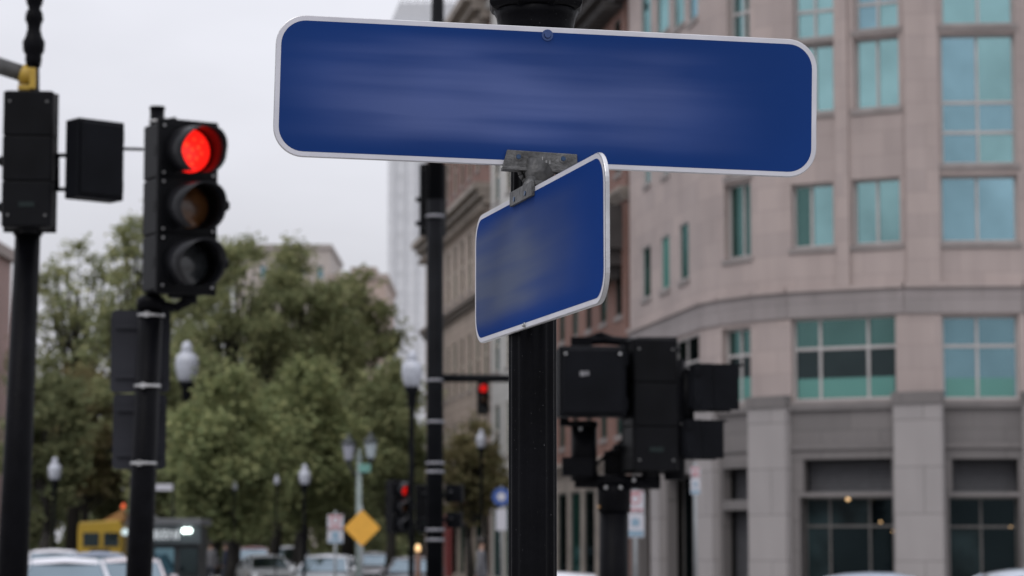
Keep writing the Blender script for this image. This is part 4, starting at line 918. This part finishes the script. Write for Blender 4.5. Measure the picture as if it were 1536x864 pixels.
# ------------------------------------------------------------------ vehicles
tyre = mat('tyre', (.02,.02,.02), .85); rimm = mat('wheel_rim', (.35,.35,.36), .35, .8); carglass = glass('car_glass', (.25,.31,.35), .06, (.02,.03,.035), .3)
tail = mat('tail_lamp', (.35,.02,.02), .3); headl = mat('headlamp_glass', (.5,.5,.52), .2)
def car(name, label, col, loc, rz, h=1.45, suv=False, met=.3):
    g = thing(name, (0,0,0), label, 'car', 'cars in the street'); paintm = mat('car_paint_%s' % '_'.join('%d' % (c*100) for c in col), col, .28, met, var=.04, coat=.6)
    Lh, Wh = 2.25, .9; belt = h*.64
    # lower body: stations along y (front = -y)
    st = [(-2.25,.35,.50,.74),(-2.12,.24,.62,.84),(-1.5,.20,.70,.90),(-.95,.20,belt-.02,.90),(0,.20,belt,.91),(1.1,.20,belt+.01,.90),(1.75,.22,belt-(.0 if suv else .06),.88),(2.1,.26,belt-(.03 if suv else .1),.84),(2.25,.36,belt-(.2 if suv else .22),.76)]
    m = MB(); rings = []
    for (y,zl,zt,w_) in st:
        pts = [(-w_*.93,y,zl),(-w_,y,zl+.12),(-w_,y,(zl+zt)/2+.05),(-w_*.95,y,zt-.05),(-w_*.80,y,zt),(0,y,zt+.025),(w_*.80,y,zt),(w_*.95,y,zt-.05),(w_,y,(zl+zt)/2+.05),(w_,y,zl+.12),(w_*.93,y,zl)]
        rings.append(m.av(*pts))
    for A,B in zip(rings,rings[1:]):
        for k in range(11): m.face((A+k,A+(k+1)%11,B+(k+1)%11,B+k),0,sm=True)
    m.face([rings[0]+k for k in range(11)]); m.face([rings[-1]+10-k for k in range(11)])
    # roof and pillars
    rf0, rf1 = (-.35, 1.75) if suv else (-.35, .95); bt0, bt1 = -1.05, (2.1 if suv else 1.75); zr = h; wr = .62 
    cr = [(rf0-.05,zr-.10),(rf0,zr-.05),(rf0+.3,zr-.005),((rf0+rf1)/2,zr),(rf1-.3,zr-.02),(rf1,zr-.07),(rf1+.05,zr-.13)]
    rg = [m.av((-wr-.03,y,z-.10),(-wr*.9,y,z-.015),(0,y,z+.02),(wr*.9,y,z-.015),(wr+.03,y,z-.10)) for y,z in cr]
    for A,B in zip(rg,rg[1:]):
        for k in range(4): m.face((A+k,A+k+1,B+k+1,B+k),0,sm=True)
    for sx in (-1,1):
        for (ya,za,yb,zb2) in ((rf0,zr-.06,bt0,belt-.02),(rf1,zr-.1,bt1,belt-.02),((rf0+rf1)/2,zr-.05,(rf0+rf1)/2+.02,belt)):
            m.tube((sx*(wr+.01),ya,za),(sx*.80,yb,zb2),.035,.045,6)
    m.build('body', paintm, g)
    m = MB()   # glazing
    t0 = m.av((-wr,rf0,zr-.09),(wr,rf0,zr-.09),(wr,rf1,zr-.12),(-wr,rf1,zr-.12)); b0 = m.av((-.78,bt0,belt-.01),(.78,bt0,belt-.01),(.78,bt1,belt-.01),(-.78,bt1,belt-.01))
    for k in range(4): m.face((t0+k,t0+(k+1)%4,b0+(k+1)%4,b0+k))
    m.build('windows', carglass, g)
    for sx in (-1,1):
        for y in (-1.38,1.32):
            m = MB(); m.tube((sx*.70,y,.32),(sx*.905,y,.32),.32,.32,22); wv = m.build('wheel', tyre, g); m = MB(); m.tube((sx*.905,y,.32),(sx*.915,y,.32),.2,.19,14); m.build('rim', rimm, wv)
        m = MB(); m.box((sx*.62-.15,-2.235,.56),(sx*.62+.15,-2.10,.68)); m.build('headlight', headl, g, bevel=.02)
        m = MB(); m.box((sx*.66-.13,2.13,belt-.32),(sx*.66+.13,2.262,belt-.18)); m.build('tail_light', tail, g, bevel=.02)
        m = MB(); m.box((sx*.90 if sx>0 else -1.08,-.98,belt-.02),(1.08 if sx>0 else -.90,-.86,belt+.12)); m.build('mirror', paintm, g, bevel=.03)
    m = MB(); m.box((-.5,-2.27,.42),(.5,-2.2,.56)); m.build('grille', tyre, g)
    g.location = loc; g.rotation_euler = (0,0,rz)
    return g
HD = math.atan2(.155,.988)    # heading of the street
def cpos(px, Y): return (PX(px,Y,835), Y, .006)
white = (.62,.62,.66); silver=(.38,.40,.44); 
car('parked_car', 'white car nearest the camera between the two left poles', white, cpos(98,46), HD+R(2), 1.47)
car('parked_car', 'white car directly beyond the nearest white one', (.60,.59,.62), cpos(80,76), HD, 1.60, True)
car('parked_car', 'blue grey hatchback in front of the yellow truck', (.17,.21,.29), cpos(148,70), HD, 1.53, True)
car('parked_car', 'pale car half hidden by the near signal pole', (.55,.5,.52), cpos(196,60), HD, 1.42)
car('parked_car', 'light car peeking out right of the near signal pole below the kiosk', (.5,.52,.55), cpos(226,84), HD, 1.45)
car('parked_car', 'small white hatchback left of the far red car', (.55,.57,.58), cpos(398,104), HD+R(8), 1.38)
car('parked_car', 'dark red car partly hidden behind a small white hatchback', (.16,.012,.012), cpos(380,128), HD, 1.70, True)
car('parked_car', 'grey SUV left of the diamond sign', (.25,.26,.28), cpos(437,124), HD+R(6), 1.72, True)
car('parked_car', 'silver white sedan with broad windscreen below the diamond sign', (.55,.57,.6), cpos(492,82), HD+R(-14), 1.44)
car('parked_car', 'pale car behind the thin post of the diamond sign', (.42,.42,.45), cpos(560,112), HD+R(-10), 1.46)
car('parked_car', 'grey car on the bottom edge just left of the mast pole', (.2,.2,.22), cpos(622,86), HD+R(-12), 1.36)
car('parked_car', 'white car low behind the right side of the fluted pole', white, cpos(838,42), HD+R(0), 1.24)
car('parked_car', 'blue grey car roof below the shop windows', (.27,.32,.4), cpos(1330,40), R(84), 1.25)
car('parked_car', 'silver car roof at the right corner of the view', (.38,.42,.48), cpos(1575,40), R(90), 1.31)

# yellow truck
Yt = 112; a = P(116,830,Yt); b = P(184,780,Yt); cx = (a.x+b.x)/2; Wt = b.x-a.x; g = thing('yellow_truck', (cx,Yt,0), 'yellow truck with two dark windows and an orange beacon left of the near pole', 'truck', rz=0)
yel = mat('truck_yellow', (.42,.27,.02), .45, var=.12, scale=1); Ht = b.z
m = MB(); m.prism([(-Wt/2,.6),(Wt/2,.6),(Wt/2,Ht-.35),(Wt*.42,Ht),(-Wt*.47,Ht-.1),(-Wt/2,Ht-.4)], 0, 6, ax=(0,2,1), M=Matrix.Translation(Vector((cx,Yt,0)))); m.build('body', yel, g, bevel=.06)
for (x0_,x1__) in ((-.38,-.02),(.08,.42)):
    m = MB(); m.box((cx+Wt*x0_,Yt-.03,Ht-1.15),(cx+Wt*x1__,Yt+.02,Ht-.55)); m.build('window', g_dark, g)
m = MB(); m.box((cx-Wt*.22,Yt-.05,1.0),(cx+Wt*.22,Yt+.02,1.6)); m.build('grille', tyre, g)
m = MB(); m.prism([(0,Ht-.05),(Wt*.5,Ht-.05),(Wt*.5,Ht+.55),(Wt*.38,Ht+.4)], .5, 4, ax=(0,2,1), M=Matrix.Translation(Vector((cx,Yt,0)))); m.build('roof_ramp', mat('faded_orange', (.35,.18,.06), .6), g)
m = MB(); m.lathe([(.09,0),(.1,.1),(.06,.22),(.01,.25)], (cx+Wt*.45,Yt+.8,Ht+.5), 12); m.build('beacon', mat('beacon_orange', (.6,.08,.02), .3, emit=(1,.15,.04), es=.6), g)
m = MB(); m.box((cx-Wt*.45,Yt-.12,.55),(cx+Wt*.45,Yt,.8)); m.build('bumper', tyre, g)
for sx in (-1,1):
    for yy in (.9,4.9): m = MB(); m.tube((cx+sx*(Wt/2-.28),Yt+yy,.45),(cx+sx*(Wt/2+.01),Yt+yy,.45),.45,n=20); m.build('wheel', tyre, g)
    m = MB(); m.tube((cx+sx*Wt*.38,Yt-.03,1.0),(cx+sx*Wt*.38,Yt,1.0),.11,n=14); m.build('headlight', headl, g)
# lettered kiosk with bright lamps
Yk = 74; a = P(192,864,Yk); b = P(303,778,Yk); x0_, x1__, Hk = a.x, b.x, b.z; g = thing('kiosk', ((x0_+x1__)/2,Yk,0), 'dark street kiosk with a pale lettered fascia and a bright white lamp', 'kiosk')
m = MB(); m.box((x0_+.1,Yk+.1,0),(x1__-.1,Yk+2.2,Hk-.25)); m.build('body', mat('kiosk_dark', (.02,.024,.026), .5, var=.4, scale=1.5), g)
m = MB(); m.box((x0_,Yk-.25,Hk-.2),(x1__,Yk+2.4,Hk)); m.build('roof', mat('kiosk_roof', (.10,.105,.11), .6), g, bevel=.03)
m = MB(); m.box((x0_+.02,Yk-.18,Hk-.72),(x1__-.02,Yk+.09,Hk-.203)); fs = m.build('fascia', mat('kiosk_fascia', (.05,.065,.07), .5), g)
rnd = random.Random(3); m = MB(); x = x0_+.12; zc = Hk-.46
while x < P(268,796,Yk).x:
    wd = rnd.uniform(.07,.12); hh_ = rnd.uniform(.22,.28)
    m.box((x,Yk-.2,zc-.13),(x+.055,Yk-.181,zc-.13+hh_))
    if rnd.random() < .6: m.box((x+.028,Yk-.2,zc-.13+hh_*.42),(x+wd,Yk-.181,zc-.13+hh_*.58))
    if rnd.random() < .5: m.box((x+.028,Yk-.2,zc-.13+hh_-.04),(x+wd,Yk-.181,zc-.13+hh_))
    if rnd.random() < .5: m.box((x+.028,Yk-.2,zc-.13),(x+wd,Yk-.181,zc-.09))
    x += wd+.035
m.build('lettering', mat('pale_lettering', (.62,.64,.66), .5, emit=(.8,.9,.9), es=.22), fs)
lamp_w = mat('white_lamp_lit', (.9,1,.95), emit=(.85,1,.95), es=5)
for px in (276.5,283.5):
    q = P(px,796,Yk-.3); m = MB(); m.tube(q, q+Vector((0,.1,0)), .075,.075,14); m.build('lamp', lamp_w, g)
q = P(187,798,Yk-.3); m = MB(); m.tube(q, q+Vector((0,.1,0)), .1,.1,14); m.build('lamp', mat('dim_lamp', (.5,.6,.6), emit=(.6,.75,.75), es=.6), g)
for k, (u0_,u1_) in enumerate(((.06,.3),(.36,.62),(.7,.94))):
    m = MB(); m.box((x0_+(x1__-x0_)*u0_,Yk+.05,.9),(x0_+(x1__-x0_)*u1_,Yk+.101,Hk-.85)); m.build('window', [g_dark,g_navy,g_dark][k], g)
# small pale plate sign behind the near pole
q = P(246,731,80); m = MB(); m.box((q.x-.27,q.y,q.z-.1),(q.x+.27,q.y+.03,q.z+.1)); g = thing('street_plate_post', (q.x-.35,q.y,0), 'thin dark post with a small white street plate right of the near signal pole', 'sign')
m.build('plate', whitesheet, g, bevel=.01); m = MB(); m.tube((q.x+.3,q.y+.03,0),(q.x+.3,q.y+.03,q.z+.15),.035,n=8); m.build('post', blackfar, g)

# ------------------------------------------------------------------ people, small and far
skin = mat('skin', (.36,.22,.16), .6); hairm = mat('dark_hair', (.02,.015,.012), .7)
def skinned(name, verts, edges, radii, mt, root=0, sub=2):
    me = bpy.data.meshes.new(name); me.from_pydata(verts, edges, []); o = bpy.data.objects.new(name, me); COL.objects.link(o)
    o.modifiers.new('skin','SKIN').use_smooth_shade = True
    if not me.skin_vertices: me.attributes  # layer is created with the modifier
    lay = me.skin_vertices[0] if len(me.skin_vertices) else None
    if lay:
        for i, r in enumerate(radii): lay.data[i].radius = (r, r*.85) if isinstance(r,(int,float)) else r; lay.data[i].use_root = (i==root)
    s = o.modifiers.new('sub','SUBSURF'); s.levels = sub; s.render_levels = sub
    dg = bpy.context.evaluated_depsgraph_get(); me2 = bpy.data.meshes.new_from_object(o.evaluated_get(dg)); bpy.data.objects.remove(o)
    me2.materials.clear(); me2.materials.append(mt); o = bpy.data.objects.new(name, me2); COL.objects.link(o); return o
def person(label, loc, rz, coat, trousers, stride=.18, h=1.74):
    body = 'person'
    V = [(0,0,.93),(0,0,1.15),(0,0,1.38),(0,0,1.48),(0,-.01,1.56),(0,-.015,1.66),
         (.17,0,1.40),(.22,.03,1.15),(.22,-.06,.92),(.22,-.10,.83), (-.17,0,1.40),(-.22,-.03,1.15),(-.22,.04,.92),(-.22,.07,.83),
         (.09,0,.86),(.10,-stride*.5,.48),(.10,-stride,.08),(.10,-stride-.14,.04), (-.09,0,.86),(-.10,stride*.3,.48),(-.10,stride,.10),(-.10,stride-.13,.04)]
    E = [(0,1),(1,2),(2,3),(3,4),(4,5),(2,6),(6,7),(7,8),(8,9),(2,10),(10,11),(11,12),(12,13),(0,14),(14,15),(15,16),(16,17),(0,18),(18,19),(19,20),(20,21)]
    Rr = [.15,.14,.16,.06,.075,.085,.07,.052,.038,.035,.07,.052,.038,.035,.095,.065,.045,.04,.095,.065,.045,.04]
    o = skinned('person', V, E, Rr, skin); tag(o, label, 'person')
    me = o.data; me.materials.append(coat); me.materials.append(trousers)
    for p in me.polygons:
        z = p.center.z; x = abs(p.center.x)
        p.material_index = 0 if z > 1.47 or (x > .16 and z < .88 and z > .75) else (1 if z > .86 or x > .19 else 2); p.use_smooth = True
    m = MB(); m.lathe([(.055,1.60),(.10,1.63),(.108,1.69),(.09,1.75),(.04,1.785),(.003,1.79)], (0,.012,0), 14); hh = m.build('hair', hairm); hh.parent = o
    o.location = loc; o.rotation_euler = (0,0,rz); return o
cl_ = [mat('navy_coat',(.02,.025,.05),.8), mat('grey_coat',(.12,.12,.13),.8), mat('red_coat',(.3,.02,.02),.8), mat('black_coat',(.012,.012,.014),.8), mat('dark_jeans',(.03,.035,.05),.8)]
for (px,Y,c,lb) in ((62,100,cl_[2],'pedestrian in a red coat far off beside the leftmost pole'),(300,86,cl_[3],'pedestrian in a black coat right of the kiosk'),(316,90,cl_[1],'pedestrian in a grey coat right of the kiosk'),
    (338,95,cl_[0],'pedestrian in a navy coat walking below the dark trees'),(722,60,cl_[1],'pedestrian in a grey coat at the bottom left of the fluted pole')):
    person(lb, (PX(px,Y,850), Y, .13), R(px*37 % 360), c, cl_[4])
# small warm bollard light near the mast pole
q = P(627,822,60); g = thing('bollard_light', (q.x,q.y,0), 'short brown bollard with a small warm light near the mast pole', 'bollard')
m = MB(); m.lathe([(.07,0),(.06,q.z-.12),(.05,q.z-.1)], (q.x,q.y,0), 12); m.build('post', mat('rusty_brown', (.16,.08,.05), .7), g)
m = MB(); m.lathe([(.05,-.08),(.065,0),(.04,.07),(.005,.09)], q, 12); m.build('lamp', wl, g)
